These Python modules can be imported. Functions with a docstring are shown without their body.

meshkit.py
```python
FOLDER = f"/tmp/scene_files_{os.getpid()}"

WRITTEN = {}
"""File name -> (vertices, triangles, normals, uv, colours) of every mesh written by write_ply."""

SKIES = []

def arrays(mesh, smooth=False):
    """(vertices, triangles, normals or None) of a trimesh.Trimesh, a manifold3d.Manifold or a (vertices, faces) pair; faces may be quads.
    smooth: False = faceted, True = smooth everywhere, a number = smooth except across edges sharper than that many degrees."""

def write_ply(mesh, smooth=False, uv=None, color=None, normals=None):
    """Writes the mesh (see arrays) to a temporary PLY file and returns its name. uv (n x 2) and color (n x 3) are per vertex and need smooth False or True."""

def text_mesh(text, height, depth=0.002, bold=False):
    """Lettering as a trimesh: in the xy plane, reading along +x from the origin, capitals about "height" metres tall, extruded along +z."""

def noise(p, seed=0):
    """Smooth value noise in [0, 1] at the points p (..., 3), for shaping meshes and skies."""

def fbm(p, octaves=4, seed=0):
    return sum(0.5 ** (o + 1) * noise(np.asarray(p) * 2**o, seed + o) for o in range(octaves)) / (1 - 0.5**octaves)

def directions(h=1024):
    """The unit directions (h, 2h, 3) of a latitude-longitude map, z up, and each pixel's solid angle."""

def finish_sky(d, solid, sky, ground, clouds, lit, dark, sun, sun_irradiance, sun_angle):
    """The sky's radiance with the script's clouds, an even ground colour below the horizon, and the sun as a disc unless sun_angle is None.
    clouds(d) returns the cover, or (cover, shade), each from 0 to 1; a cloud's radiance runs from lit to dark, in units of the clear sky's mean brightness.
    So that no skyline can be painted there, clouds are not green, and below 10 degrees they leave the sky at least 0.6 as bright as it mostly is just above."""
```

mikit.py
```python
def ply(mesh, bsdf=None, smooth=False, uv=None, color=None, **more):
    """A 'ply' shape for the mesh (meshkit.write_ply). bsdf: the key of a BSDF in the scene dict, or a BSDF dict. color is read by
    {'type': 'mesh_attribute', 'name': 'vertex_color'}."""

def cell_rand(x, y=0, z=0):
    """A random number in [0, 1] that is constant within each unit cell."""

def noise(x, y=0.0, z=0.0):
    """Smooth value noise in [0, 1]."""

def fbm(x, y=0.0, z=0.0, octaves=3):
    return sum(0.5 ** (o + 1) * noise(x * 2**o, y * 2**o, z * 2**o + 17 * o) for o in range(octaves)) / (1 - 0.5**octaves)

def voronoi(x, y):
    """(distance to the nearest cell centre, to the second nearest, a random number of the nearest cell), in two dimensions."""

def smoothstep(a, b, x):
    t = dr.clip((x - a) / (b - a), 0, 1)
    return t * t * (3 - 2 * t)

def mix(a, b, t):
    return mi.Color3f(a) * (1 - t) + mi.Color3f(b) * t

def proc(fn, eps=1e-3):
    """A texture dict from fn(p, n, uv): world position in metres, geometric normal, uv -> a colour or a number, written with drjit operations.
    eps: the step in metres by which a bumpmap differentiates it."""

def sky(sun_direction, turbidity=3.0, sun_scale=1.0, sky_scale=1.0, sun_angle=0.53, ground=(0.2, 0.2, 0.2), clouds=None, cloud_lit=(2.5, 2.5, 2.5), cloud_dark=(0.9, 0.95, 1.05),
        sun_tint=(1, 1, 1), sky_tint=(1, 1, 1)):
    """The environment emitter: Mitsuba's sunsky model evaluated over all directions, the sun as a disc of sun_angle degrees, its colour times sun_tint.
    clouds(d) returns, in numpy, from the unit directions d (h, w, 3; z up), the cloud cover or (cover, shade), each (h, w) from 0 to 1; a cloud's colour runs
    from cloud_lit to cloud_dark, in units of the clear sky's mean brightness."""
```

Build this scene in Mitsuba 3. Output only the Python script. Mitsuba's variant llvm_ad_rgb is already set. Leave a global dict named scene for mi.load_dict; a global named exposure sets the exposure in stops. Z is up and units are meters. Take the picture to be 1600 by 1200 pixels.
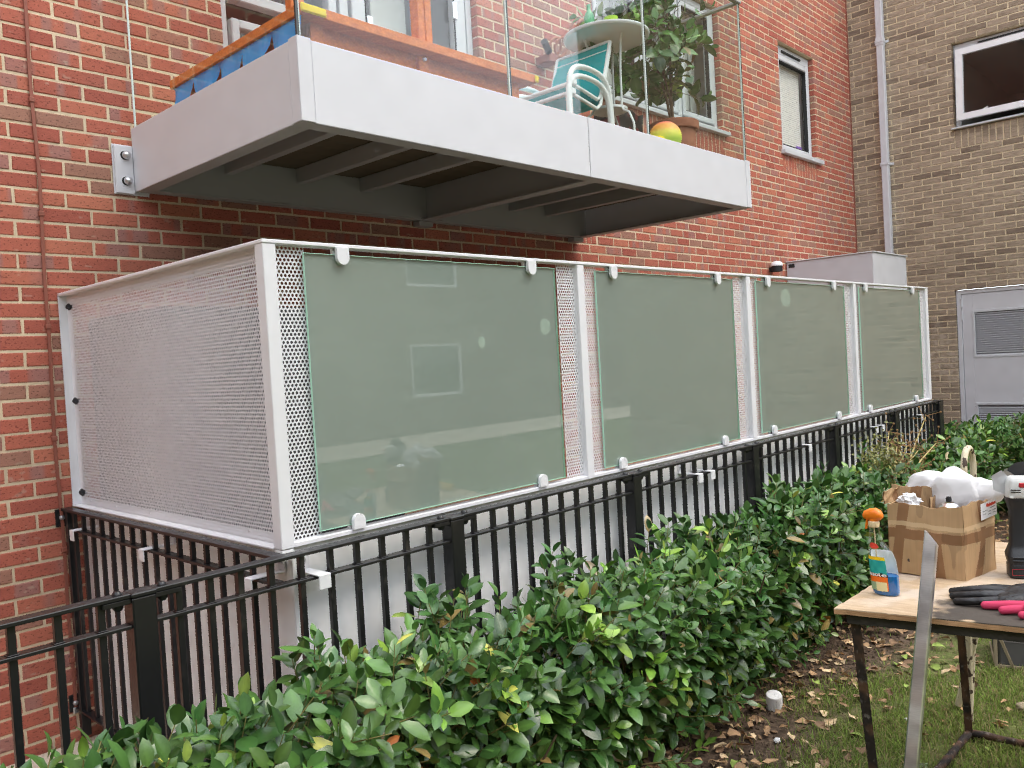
import math, random
import numpy as np
import trimesh
import drjit as dr
import mitsuba as mi
import mikit
import meshkit
from mikit import noise, fbm, voronoi, cell_rand, smoothstep, mix

rng = np.random.default_rng(7)
scene, labels = {}, {}

# ---------------------------------------------------------------- camera, sky, exposure
CAM = np.array([-1.48698, -4.25189, 1.69925])
CR = np.array([[0.684243, -0.72703081, -0.05690093], [-0.06061858, 0.02105249, -0.99793897], [0.72673028, 0.68628201, -0.02966656]])   # right, down, forward
FOCAL = 1303.786
M = np.eye(4)
M[:3, 0], M[:3, 1], M[:3, 2], M[:3, 3] = -CR[0], -CR[1], CR[2], CAM
scene['camera'] = {'type': 'perspective', 'fov': math.degrees(2 * math.atan(800 / FOCAL)), 'fov_axis': 'x', 'near_clip': 0.05, 'far_clip': 500.0,
                   'to_world': mi.ScalarTransform4f(M.tolist())}
exposure = 3.3
scene['sky'] = mikit.sky([0.22, -0.55, 0.80], turbidity=4.0, sun_scale=0.12, sun_angle=24.0, sky_scale=1.0, clouds=lambda d: 1.0,
                         cloud_lit=(2.45, 2.58, 2.80), sun_tint=(.92, .98, 1.08), ground=(0.12, 0.12, 0.1))

# ---------------------------------------------------------------- helpers
def norm(v):
    v = np.asarray(v, float)
    return v / max(np.linalg.norm(v), 1e-12)

class MB:
    """Collects vertices and triangles of one mesh."""
    def __init__(s):
        s.v, s.f, s.n = [], [], 0
    def add(s, v, f):
        v, f = np.asarray(v, float), np.asarray(f, int)
        if f.shape[1] == 4:
            f = np.vstack([f[:, [0, 1, 2]], f[:, [0, 2, 3]]])
        s.v.append(v); s.f.append(f + s.n); s.n += len(v)
        return s
    def mesh(s, m):
        return s.add(m.vertices, m.faces)
    def box(s, lo, hi, b=0.0, axes=None, c=None):
        """Box between lo and hi (in the frame axes/c if given), edges chamfered by b."""
        lo, hi = np.minimum(lo, hi), np.maximum(lo, hi)
        if b <= 0:
            p = np.array([[x, y, z] for x in (lo[0], hi[0]) for y in (lo[1], hi[1]) for z in (lo[2], hi[2])])
            f = np.array([[0, 1, 3, 2], [4, 6, 7, 5], [0, 4, 5, 1], [2, 3, 7, 6], [0, 2, 6, 4], [1, 5, 7, 3]])
        else:
            b = min(b, 0.45 * (hi - lo).min())
            p, f = chamfer(lo, hi, b)
        if axes is not None:
            p = p @ np.asarray(axes, float) + (0 if c is None else np.asarray(c, float))
        return s.add(p, f)
    def beam(s, p0, p1, w, h, up=(0, 0, 1), b=0.0):
        """Rectangular bar from p0 to p1, w wide (across), h high (along up)."""
        p0, p1 = np.asarray(p0, float), np.asarray(p1, float)
        d = norm(p1 - p0); side = norm(np.cross(d, up)); u = np.cross(side, d)
        L = np.linalg.norm(p1 - p0)
        return s.box([0, -w / 2, -h / 2], [L, w / 2, h / 2], b, np.array([d, side, u]), p0)
    def tube(s, path, r, n=10, cap=True):
        path = np.asarray(path, float)
        r = np.broadcast_to(r, len(path))
        t = np.gradient(path, axis=0); t /= np.maximum(np.linalg.norm(t, axis=1, keepdims=True), 1e-9)
        a = np.cross(t[0], [0, 0, 1.0]) if abs(t[0][2]) < .9 else np.cross(t[0], [1.0, 0, 0])
        a = norm(a); ring = []
        ang = np.arange(n) * 2 * np.pi / n
        for i in range(len(path)):
            a = norm(a - t[i] * (a @ t[i])); bb = np.cross(t[i], a)
            ring.append(path[i] + r[i] * (np.cos(ang)[:, None] * a + np.sin(ang)[:, None] * bb))
        v = np.vstack(ring); f = []
        for i in range(len(path) - 1):
            for k in range(n):
                q = (k + 1) % n
                f += [[i * n + k, i * n + q, (i + 1) * n + q], [i * n + k, (i + 1) * n + q, (i + 1) * n + k]]
        if cap:
            v = np.vstack([v, path[0], path[-1]]); m = len(v)
            for k in range(n):
                q = (k + 1) % n
                f += [[m - 2, q, k], [m - 1, (len(path) - 1) * n + k, (len(path) - 1) * n + q]]
        return s.add(v, f)
    def lathe(s, prof, n=24, c=(0, 0, 0), axes=None):
        """prof: (radius, height) from bottom to top."""
        prof = np.asarray(prof, float); ang = np.arange(n) * 2 * np.pi / n
        v = np.vstack([np.stack([r * np.cos(ang), r * np.sin(ang), np.full(n, z)], 1) for r, z in prof]); f = []
        for i in range(len(prof) - 1):
            for k in range(n):
                q = (k + 1) % n
                f += [[i * n + k, i * n + q, (i + 1) * n + q], [i * n + k, (i + 1) * n + q, (i + 1) * n + k]]
        if axes is not None:
            v = v @ np.asarray(axes, float)
        return s.add(v + np.asarray(c, float), f)
    def prism(s, poly, d0, d1, ax):
        """Convex polygon in the plane of the two other axes, extruded along axis ax (0, 1, 2) from d0 to d1."""
        poly = np.asarray(poly, float); n = len(poly); o = [k for k in range(3) if k != ax]
        v = np.zeros((2 * n, 3)); v[:n, o] = poly; v[n:, o] = poly; v[:n, ax] = d0; v[n:, ax] = d1
        f = [[0, k, k + 1] for k in range(1, n - 1)] + [[n, n + k + 1, n + k] for k in range(1, n - 1)]
        for k in range(n):
            q = (k + 1) % n
            f += [[k, n + q, q], [k, n + k, n + q]]
        a = trimesh.Trimesh(v, f, process=False)
        if a.volume < 0:
            f = [t[::-1] for t in f]
        return s.add(v, f)
    def build(s):
        return np.vstack(s.v), np.vstack(s.f)

_CH = {}
def chamfer(lo, hi, b):
    sg = np.array([[x, y, z] for x in (-1, 1) for y in (-1, 1) for z in (-1, 1)], float)
    c, h = (np.asarray(lo) + hi) / 2, (np.asarray(hi) - lo) / 2
    pts = []
    for g in sg:
        for k in range(3):
            q = g * (h - b); q[k] = g[k] * h[k]; pts.append(q)
    pts = np.array(pts)
    if 'f' not in _CH:
        hull = trimesh.Trimesh(np.array([[*(g * (1 - .2 * (np.arange(3) != k)))] for g in sg for k in range(3)])).convex_hull
        ref = np.array([g * (1 - .2 * (np.arange(3) != k)) for g in sg for k in range(3)])
        idx = np.array([np.argmin(((ref - w) ** 2).sum(1)) for w in hull.vertices])
        _CH['f'] = idx[hull.faces]
    return pts + c, _CH['f']

COUNT = {}
def numbered(key):
    n = COUNT.get(key, 0); COUNT[key] = n + 1
    return key if n == 0 else f'{key}_{n:03d}'

def tag(key, label=None, category=None, group=None, kind=None):
    d = labels.setdefault(key, {})
    for k, v in (('label', label), ('category', category), ('group', group), ('kind', kind)):
        if v:
            d[k] = v
    return key

def thing(name, label, category, group=None):
    return tag(numbered(name), label, category, group)

def put(name, mesh, mat, parent=None, smooth=False, label=None, kind=None, **kw):
    """One entry of the scene; returns its key."""
    key = numbered(f'{parent}__{name}' if parent else name)
    if isinstance(mesh, MB):
        mesh = mesh.build()
    scene[key] = mikit.ply(mesh, mat, smooth=smooth, **kw)
    if label or kind:
        tag(key, label, kind=kind)
    return key

def whole(name, mesh, mat, label, category, smooth=False, group=None, **kw):
    key = put(name, mesh, mat, None, smooth, **kw)
    return tag(key, label, category, group)

def structure(name, mesh, mat, smooth=False, **kw):
    key = put(name, mesh, mat, None, smooth, **kw)
    return tag(key, kind='structure')

def project(X):
    """Picture position (0..1600, 0..1200) and distance: only used to rank which repeats show largest."""
    c = (np.atleast_2d(X) - CAM) @ CR.T
    z = np.maximum(c[:, 2], 1e-6)
    return 800 + FOCAL * c[:, 0] / z, 600 + FOCAL * c[:, 1] / z, c[:, 2]

# ---------------------------------------------------------------- materials
def two(d):
    return {'type': 'twosided', 'bsdf': d}

def rgb(*c):
    return {'type': 'rgb', 'value': list(c)}

def principled(base, rough=.5, spec=.5, metal=0.0, bump=None, bscale=1.0, beps=1e-3, **kw):
    d = {'type': 'principled', 'base_color': base if isinstance(base, dict) else rgb(*base), 'roughness': rough, 'specular': spec, 'metallic': metal, **kw}
    if bump is not None:
        d = {'type': 'bumpmap', 'arbitrary': mikit.proc(bump, beps), 'scale': bscale, 'bsdf': d}
    return two(d)

def red_brick_color(p, n, uv):
    row = dr.floor((p.z - 2.5375) / .075)
    odd = row - 2 * dr.floor(row / 2)
    u = (p.x - odd * .1125) / .225
    i = dr.floor(u); fu = u - i
    r1, r2, r3 = cell_rand(i, row, 1), cell_rand(i, row, 2), cell_rand(i, row, 3)
    c = mix((.395, .116, .078), (.46, .160, .100), smoothstep(.35, 1.0, r1))
    c = mix(c, (.325, .090, .064), smoothstep(.55, .95, r3) * .8)
    c = mix(c, (.305, .160, .115), smoothstep(.84, .88, r2) * .9)             # brown and plum bricks
    band = smoothstep(.47, .60, noise(fu * 4.3 + r1 * 31, row * 7.7 + i * 3.1, .5)) * (1 - smoothstep(.36, .40, r2))
    c = mix(c, (.30, .165, .145), band * .7)                                   # plum coloured drag bands
    g = .80 + .38 * fbm(p.x * 210, p.y * 210, p.z * 210)
    spot = smoothstep(.74, .82, noise(p.x * 120, p.y * 120, p.z * 120))
    c = c * g * (1 - .38 * spot)
    lime = smoothstep(.74, .86, fbm(p.x * 22, p.z * 34, p.y * 22 + 3)) * .3
    return mix(c, (.52, .42, .33), lime)

def brown_brick_color(p, n, uv):
    row = dr.floor((p.z - 2.5375) / .075)
    odd = row - 2 * dr.floor(row / 2)
    u = (p.y + 40.0 - odd * .1125) / .225
    i = dr.floor(u)
    r1, r2 = cell_rand(i, row, 11), cell_rand(i, row, 12)
    c = mix((.275, .213, .155), (.345, .270, .197), r1)
    c = mix(c, (.205, .155, .115), smoothstep(.68, .96, r2))
    streak = fbm(p.y * 16, p.z * 90, 2.0)
    c = c * (.66 + .68 * streak) * (.86 + .28 * fbm(p.y * 200, p.z * 200, p.x * 200))
    salt = smoothstep(.58, .80, fbm(p.y * 2.1 + 3, p.z * 3.2, 8.0)) * smoothstep(.38, .70, fbm(p.y * 30, p.z * 42, 4.0))
    return mix(c, (.50, .42, .33), salt * .6)

def mortar_color(p, n, uv):
    g = fbm(p.x * 60, p.y * 60, p.z * 60)
    c = mix((.52, .42, .285), (.64, .53, .375), g)
    return c * (.85 + .3 * fbm(p.x * 3, p.y * 3, p.z * 3))

def brown_mortar_color(p, n, uv):
    g = fbm(p.x * 60, p.y * 60, p.z * 60)
    return mix((.46, .375, .245), (.64, .535, .37), g) * (.75 + .5 * fbm(p.x * 3, p.y * 2, p.z * 3))

def grain_bump(s, k=1.0):
    return lambda p, n, uv: fbm(p.x * s, p.y * s, p.z * s) * k

scene['red_brick_material'] = principled(mikit.proc(red_brick_color), .85, .25, bump=grain_bump(150), bscale=.0022)
scene['brown_brick_material'] = principled(mikit.proc(brown_brick_color), .88, .2, bump=grain_bump(140), bscale=.003)
scene['mortar_material'] = principled(mikit.proc(mortar_color), .95, .1, bump=grain_bump(170), bscale=.003)
scene['brown_mortar_material'] = principled(mikit.proc(brown_mortar_color), .95, .1, bump=grain_bump(170), bscale=.003)

def paint(c, amp=.05, s=9.0):
    """Coated metal with faint mottling and scattered specks of dirt."""
    def fn(p, n, uv):
        return mi.Color3f(*c) * (1 - amp + 2 * amp * noise(p.x * s, p.y * s, p.z * s))
    return mikit.proc(fn)

scene['white_metal'] = principled(paint((.69, .69, .705), .025), .34, .45)
scene['fascia_metal'] = principled(paint((.58, .58, .60), .03), .40, .4)
scene['cladding_metal'] = principled(paint((.80, .80, .80), .03), .42, .4)
scene['under_metal'] = principled((.36, .36, .35), .55, .3)  # fascia paint toned darker for the shaded underside; the handrail shares it
scene['door_grey'] = principled(paint((.55, .55, .57), .04), .42, .4)
scene['frame_grey'] = principled((.52, .53, .545), .38, .45)
scene['frame_white'] = principled((.72, .72, .73), .3, .5)
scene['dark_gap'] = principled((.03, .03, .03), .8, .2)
scene['deck_shaded'] = principled((.14, .115, .08), .9, .2)  # boards coloured darker to deepen the shade between the joists

def black_paint_color(p, n, uv):
    dust = smoothstep(.5, .78, fbm(p.x * 38, p.y * 38, p.z * 22)) * smoothstep(.4, .75, noise(p.x * 7, p.y * 7, p.z * 5))
    return mix((.010, .010, .011), (.06, .053, .045), dust * .5)
scene['black_paint'] = principled(mikit.proc(black_paint_color), .32, .5)

def frosted_color(p, n, uv):
    c = mi.Color3f(.475, .515, .485) * (.96 + .08 * fbm(p.x * 2.2, p.z * 2.2, 1.0))
    wipe = smoothstep(.55, .8, fbm(p.x * 3 + p.z * 1.3, p.z * 9, 5.0)) * .05
    return c + wipe * .3
scene['etched_face'] = {'type': 'principledthin', 'base_color': mikit.proc(frosted_color), 'roughness': .6, 'diff_trans': .9, 'eta': 1.4}
scene['polished_glass'] = {'type': 'thindielectric', 'int_ior': 1.55, 'specular_transmittance': rgb(.90, .97, .93)}
scene['pale_mark'] = principled((.40, .44, .40), .5, .3)
scene['glass_edge'] = principled((.40, .66, .52), .2, .6)
scene['clear_glass'] = {'type': 'thindielectric', 'int_ior': 1.36, 'specular_transmittance': rgb(.90, .95, .92)}
scene['window_glass'] = {'type': 'thindielectric', 'int_ior': 1.42, 'specular_reflectance': rgb(.6, .6, .6)}
scene['edge_dark'] = principled((.02, .03, .028), .15, .6)
scene['edge_pale'] = principled((.55, .62, .58), .25, .5)
scene['galvanised'] = principled((.62, .63, .64), .35, .5, .85)
scene['chrome'] = principled((.75, .75, .76), .12, .5, 1.0)
scene['rubber_black'] = principled((.018, .018, .019), .55, .35)
scene['room_dark'] = principled((.32, .32, .31), .9, .1)
scene['room_pale'] = principled((.45, .46, .44), .9, .1)
scene['curtain'] = principled((.62, .64, .60), .9, .1)

# ---------------------------------------------------------------- brick walls
Z0 = 2.5375                                                                       # one bed joint; courses of 75 mm run up and down from it
XB = 9.84                                                                         # the brown wall stands across the end of the red one

def red_at(u, z, d):
    return np.stack(np.broadcast_arrays(u, -np.asarray(d, float), z), -1)

def brown_at(u, z, d):
    return np.stack(np.broadcast_arrays(XB - np.asarray(d, float), u, z), -1)

def brick_mesh(at, flip, u0, u1, z0, z1, depth, r):
    """Front face with worn arrises, sides running back into the joint."""
    j = r.uniform(-.0016, .0016, (4, 2)); lift = r.uniform(-.0016, .0016)
    c = np.array([[u0, z0], [u1, z0], [u1, z1], [u0, z1]]) + j
    m = c.mean(0); inn = c + np.sign(m - c) * .0032
    v = np.vstack([at(inn[:, 0], inn[:, 1], lift), at(c[:, 0], c[:, 1], lift - .003), at(c[:, 0], c[:, 1], -depth)])
    f = [[0, 1, 2], [0, 2, 3]]
    for a in (0, 4):
        for k in range(4):
            q = (k + 1) % 4
            f += [[a + k, a + 4 + k, a + 4 + q], [a + k, a + 4 + q, a + q]]
    f = np.array(f)
    return v, (f[:, ::-1] if flip else f)

def hidden_by_screen_or_balcony(X):
    """Is the point behind the screen, the balcony front or the cladding, seen from the path?"""
    d = X - CAM
    for ax, val, lo, hi in ((1, -1.85, (-.07, 0), (6.5, 2.13)), (1, -1.525, (.33, 2.64), (3.9, 2.97)), (0, -.06, (-1.85, .0), (0, 2.13)), (0, .33, (-1.52, 2.64), (0, 2.97))):
        t = (val - CAM[ax]) / (d[ax] if abs(d[ax]) > 1e-9 else 1e-9)
        if 0 < t < .999:
            q = CAM + t * d; o = 0 if ax == 1 else 1
            if lo[0] < q[o] < hi[0] and lo[1] < q[2] < hi[1]:
                return True
    return False

def brickwork(wall, at, flip, mat, u_lo, u_hi, z_lo, z_hi, phase, openings, soldiers, seed):
    r = np.random.default_rng(seed); bricks = []
    for row in range(int(math.floor((z_lo - Z0) / .075 + 1e-6)), int(math.ceil((z_hi - Z0) / .075 - 1e-6))):
        z0, z1 = Z0 + row * .075 + .0065, Z0 + (row + 1) * .075 - .0065
        if z1 < z_lo + .02:
            continue
        z0 = max(z0, z_lo)
        off = phase + (row % 2) * .1125
        for i in range(int(math.floor((u_lo - off) / .225)), int(math.ceil((u_hi - off) / .225))):
            spans = [(max(off + i * .225 + .0065, u_lo), min(off + (i + 1) * .225 - .0065, u_hi))]
            for (a, b, c, d) in openings + soldiers:
                if c - .01 < (z0 + z1) / 2 < d + .01:
                    spans = [s for p in spans for s in ((p[0], min(p[1], a)), (max(p[0], b), p[1]))]
            for a, b in spans:
                if b - a > .022:
                    deep = any(o[2] - .01 < (z0 + z1) / 2 < o[3] + .01 and (abs(b - o[0]) < .004 or abs(a - o[1]) < .004) for o in openings)
                    bricks.append((a, b, z0, z1, .10 if deep else .014))
    for (a, b, c, d) in soldiers:
        n = max(1, round((b - a) / .075)); w = (b - a) / n
        for k in range(n):
            bricks.append((a + k * w + .0065, a + (k + 1) * w - .0065, c + .0065, d - .0065, .014))
    B = np.array(bricks)
    mid = at((B[:, 0] + B[:, 1]) / 2, (B[:, 2] + B[:, 3]) / 2, 0.0)
    x, y, dist = project(mid)
    size = (B[:, 1] - B[:, 0]) * (B[:, 3] - B[:, 2]) / dist ** 2 * np.abs((mid - CAM) @ (np.array([0, 1.0, 0]) if not flip else np.array([1.0, 0, 0]))) / dist
    size[(x < -20) | (x > 1620) | (y < -15) | (y > 1215) | (dist < .1)] = 0
    order, chosen = np.argsort(-size), []
    for k in order:
        if len(chosen) == 300 or size[k] == 0:
            break
        if not hidden_by_screen_or_balcony(mid[k]):
            chosen.append(k)
    chosen = set(chosen); rest = MB()
    for k, (a, b, c, d, deep) in enumerate(bricks):
        v, f = brick_mesh(at, flip, a, b, c, d, deep, r)
        if k in chosen:
            put('brick', (v, f), mat, wall)
        else:
            rest.add(v, f)
    put('brickwork', rest, mat, wall, kind='stuff', label='the smaller and farther bricks of the wall')

def mortar_sheet(at, flip, u_lo, u_hi, z_lo, z_hi, openings, d=-.004, e=.004):
    m = MB(); holes = [(a - e, b + e, c - e, dd + e) for a, b, c, dd in openings]
    us = sorted({u_lo, u_hi, *[h[0] for h in holes], *[h[1] for h in holes]}); zs = sorted({z_lo, z_hi, *[h[2] for h in holes], *[h[3] for h in holes]})
    us = [u for u in us if u_lo <= u <= u_hi]; zs = [z for z in zs if z_lo <= z <= z_hi]
    def quad(p):
        m.add(np.array(p), [[0, 1, 2], [0, 2, 3]])
    for a, b in zip(us, us[1:]):
        for c, dd in zip(zs, zs[1:]):
            mu, mz = (a + b) / 2, (c + dd) / 2
            if not any(h[0] < mu < h[1] and h[2] < mz < h[3] for h in holes):
                quad([at(a, c, d), at(b, c, d), at(b, dd, d), at(a, dd, d)])
    for a, b, c, dd in holes:
        for p, q in (((a, c), (a, dd)), ((b, dd), (b, c)), ((a, dd), (b, dd)), ((b, c), (a, c))):
            quad([at(p[0], p[1], d), at(q[0], q[1], d), at(q[0], q[1], -.11), at(p[0], p[1], -.11)])
    return m

def ubox(m, at, u0, u1, z0, z1, d0, d1, b=0.0):
    """Box in wall coordinates: along the wall, height, distance out of it."""
    p = np.array([at(u0, z0, d0), at(u1, z1, d1)])
    return m.box(p.min(0), p.max(0), b)

def frame_ring(m, at, u0, u1, z0, z1, w, d0, d1, b=.004, wt=None, wb=None):
    wt, wb = wt or w, wb or w
    ubox(m, at, u0, u0 + w, z0, z1, d0, d1, b); ubox(m, at, u1 - w, u1, z0, z1, d0, d1, b)
    ubox(m, at, u0 + w, u1 - w, z0, z0 + wb, d0, d1, b); ubox(m, at, u0 + w, u1 - w, z1 - wt, z1, d0, d1, b)
    return m

def pane(key_parent, at, u0, u1, z0, z1, d, mat='window_glass'):
    return put('pane', (np.array([at(u0, z0, d), at(u1, z0, d), at(u1, z1, d), at(u0, z1, d)]), np.array([[0, 1, 2], [0, 2, 3]])), mat, key_parent)

def room(parent, at, u0, u1, z0, z1, mat, depth=4.0):
    """Back, sides, floor and ceiling of the room behind a window."""
    m = MB(); u0, u1, z0, z1 = u0 - .25, u1 + .25, z0 - .4, z1 + .2; f = -.135
    def quad(*p):
        m.add(np.array([at(*q) for q in p]), [[0, 1, 2], [0, 2, 3]])
    quad((u0, z0, -depth), (u1, z0, -depth), (u1, z1, -depth), (u0, z1, -depth))
    quad((u0, z0, f), (u0, z0, -depth), (u0, z1, -depth), (u0, z1, f)); quad((u1, z0, f), (u1, z0, -depth), (u1, z1, -depth), (u1, z1, f))
    quad((u0, z0, f), (u1, z0, f), (u1, z0, -depth), (u0, z0, -depth)); quad((u0, z1, f), (u1, z1, f), (u1, z1, -depth), (u0, z1, -depth))
    return put('room', m, mat, parent)

RED_OPEN = [(.87, 2.87, 2.9125, 5.1625), (4.25, 6.38, 3.8875, 5.1625), (7.75, 8.70, 3.8875, 5.1625)]
RED_SOLD = [(4.25, 6.38, 3.6625, 3.8875), (7.75, 8.70, 3.6625, 3.8875)]
BROWN_OPEN = [(-3.05, -1.24, 4.1875, 5.2375), (-2.22, -1.172, -.01, 2.2375)]
BROWN_SOLD = [(-3.05, -1.24, 3.9625, 4.1875)]

ground_color_holder = {}
red = thing('red_brick_wall', 'long red brick wall with cream mortar behind the white screen and balcony', 'wall')
put('mortar', mortar_sheet(red_at, False, -3.2, XB + .3, -.3, 9.1625, RED_OPEN), 'mortar_material', red)
brickwork(red, red_at, False, 'red_brick_material', -3.2, XB - .012, .0, 9.1625, 0.0, RED_OPEN, RED_SOLD + [(3.94, 4.145, 2.5875 + .025, 2.6625 + .025)], 1)
brown = thing('brown_brick_wall', 'weathered brown brick wall closing the yard on the right', 'wall')
put('mortar', mortar_sheet(brown_at, True, -7.5, .3, -.3, 7.1375, BROWN_OPEN), 'brown_mortar_material', brown)
brickwork(brown, brown_at, True, 'brown_brick_material', -7.5, -.012, .0, 7.1375, -40.0, BROWN_OPEN, BROWN_SOLD, 2)

# air brick beside the balcony's far bracket
m = MB(); ubox(m, red_at, 3.945, 4.14, 2.6175, 2.6825, -.03, -.016)
vent = put('air_vent', m, 'red_brick_material', red, label='dark slotted air brick just below the balcony')
for k in range(5):
    m = MB(); z = 2.620 + k * .0145
    m.add(np.array([[3.945, .001, z], [4.14, .001, z], [4.14, .001, z + .004], [3.945, .001, z + .004], [3.945, .014, z + .006], [4.14, .014, z + .006], [4.14, .014, z + .010], [3.945, .014, z + .010]]),
          [[0, 1, 2, 3], [3, 2, 6, 7], [0, 4, 5, 1]])
    put('slat', m, 'red_brick_material', vent)

# ---- glazed balcony door
at = red_at
w = put('balcony_door', frame_ring(MB(), at, .875, 2.865, 2.915, 5.16, .055, -.12, -.055), 'frame_grey', red, label='grey framed glazed door set behind the balcony')
m = MB(); ubox(m, at, 1.70, 1.765, 2.97, 5.105, -.118, -.05, .004); put('mullion', m, 'frame_grey', w)
put('sash', frame_ring(MB(), at, .955, 1.675, 3.80, 5.08, .06, -.115, -.045, .006), 'frame_grey', w)
put('sash', frame_ring(MB(), at, .955, 1.675, 2.99, 3.70, .05, -.115, -.05, .006), 'frame_grey', w)
put('door_leaf', frame_ring(MB(), at, 1.79, 2.79, 2.99, 5.08, .105, -.112, -.042, .006), 'frame_grey', w)
m = MB(); ubox(m, at, 1.905, 1.945, 3.72, 3.95, -.042, -.034, .003); ubox(m, at, 1.917, 1.932, 3.83, 3.845, -.036, .012); m.tube([at(1.925, 3.838, .012), at(1.96, 3.838, .018), at(2.06, 3.832, .016)], .009, 8)
put('handle', m, 'chrome', w, smooth=40)
m = MB(); ubox(m, at, 1.895, 1.90, 3.09, 4.98, -.05, -.04); ubox(m, at, 2.68, 2.686, 3.09, 4.98, -.05, -.04); put('gasket', m, 'dark_gap', w)
pane(w, at, 1.01, 1.62, 3.855, 5.02, -.08); pane(w, at, 1.0, 1.63, 3.04, 3.655, -.082); pane(w, at, 1.89, 2.69, 3.09, 4.98, -.078)
m = MB(); ubox(m, at, 2.30, 2.62, 2.96, 5.1, -.52, -.5); put('curtain', m, 'curtain', w)
room(w, at, .87, 2.87, 2.915, 5.16, 'room_dark')
m = MB(); ubox(m, at, 2.66, 2.70, 4.12, 4.24, -.04, -.025, .004); put('hinge', m, 'chrome', w)

# ---- window behind the potted shrub
w = put('window', frame_ring(MB(), at, 4.255, 6.375, 3.90, 5.16, .06, -.12, -.055), 'frame_grey', red, label='wide grey framed window behind the balcony shrub')
m = MB(); ubox(m, at, 4.98, 5.05, 3.96, 5.10, -.118, -.05, .004); ubox(m, at, 5.62, 5.69, 3.96, 5.10, -.118, -.05, .004); put('mullion', m, 'frame_grey', w)
for a, b in ((4.33, 4.965), (5.065, 5.605), (5.705, 6.30)):
    put('sash', frame_ring(MB(), at, a, b, 3.975, 5.09, .05, -.112, -.042, .006), 'frame_grey', w)
    m = MB(); frame_ring(m, at, a + .05, b - .05, 4.025, 5.04, .008, -.09, -.05, 0); put('gasket', m, 'dark_gap', w)
    pane(w, at, a + .05, b - .05, 4.025, 5.04, -.078)
m = MB()
for k in range(30):
    u = 4.4 + k * .066; ubox(m, at, u, u + .06, 3.9, 5.15, -.30 - .018 * (k % 2), -.27 - .018 * (k % 2), .01)
put('curtain', m, 'curtain', w, label='pale net curtain behind the window panes')
m = MB(); ubox(m, at, 4.20, 6.46, 3.862, 3.90, -.10, .05, .004); put('sill', m, 'frame_grey', w)
room(w, at, 4.25, 6.38, 3.9, 5.16, 'room_pale')

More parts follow.
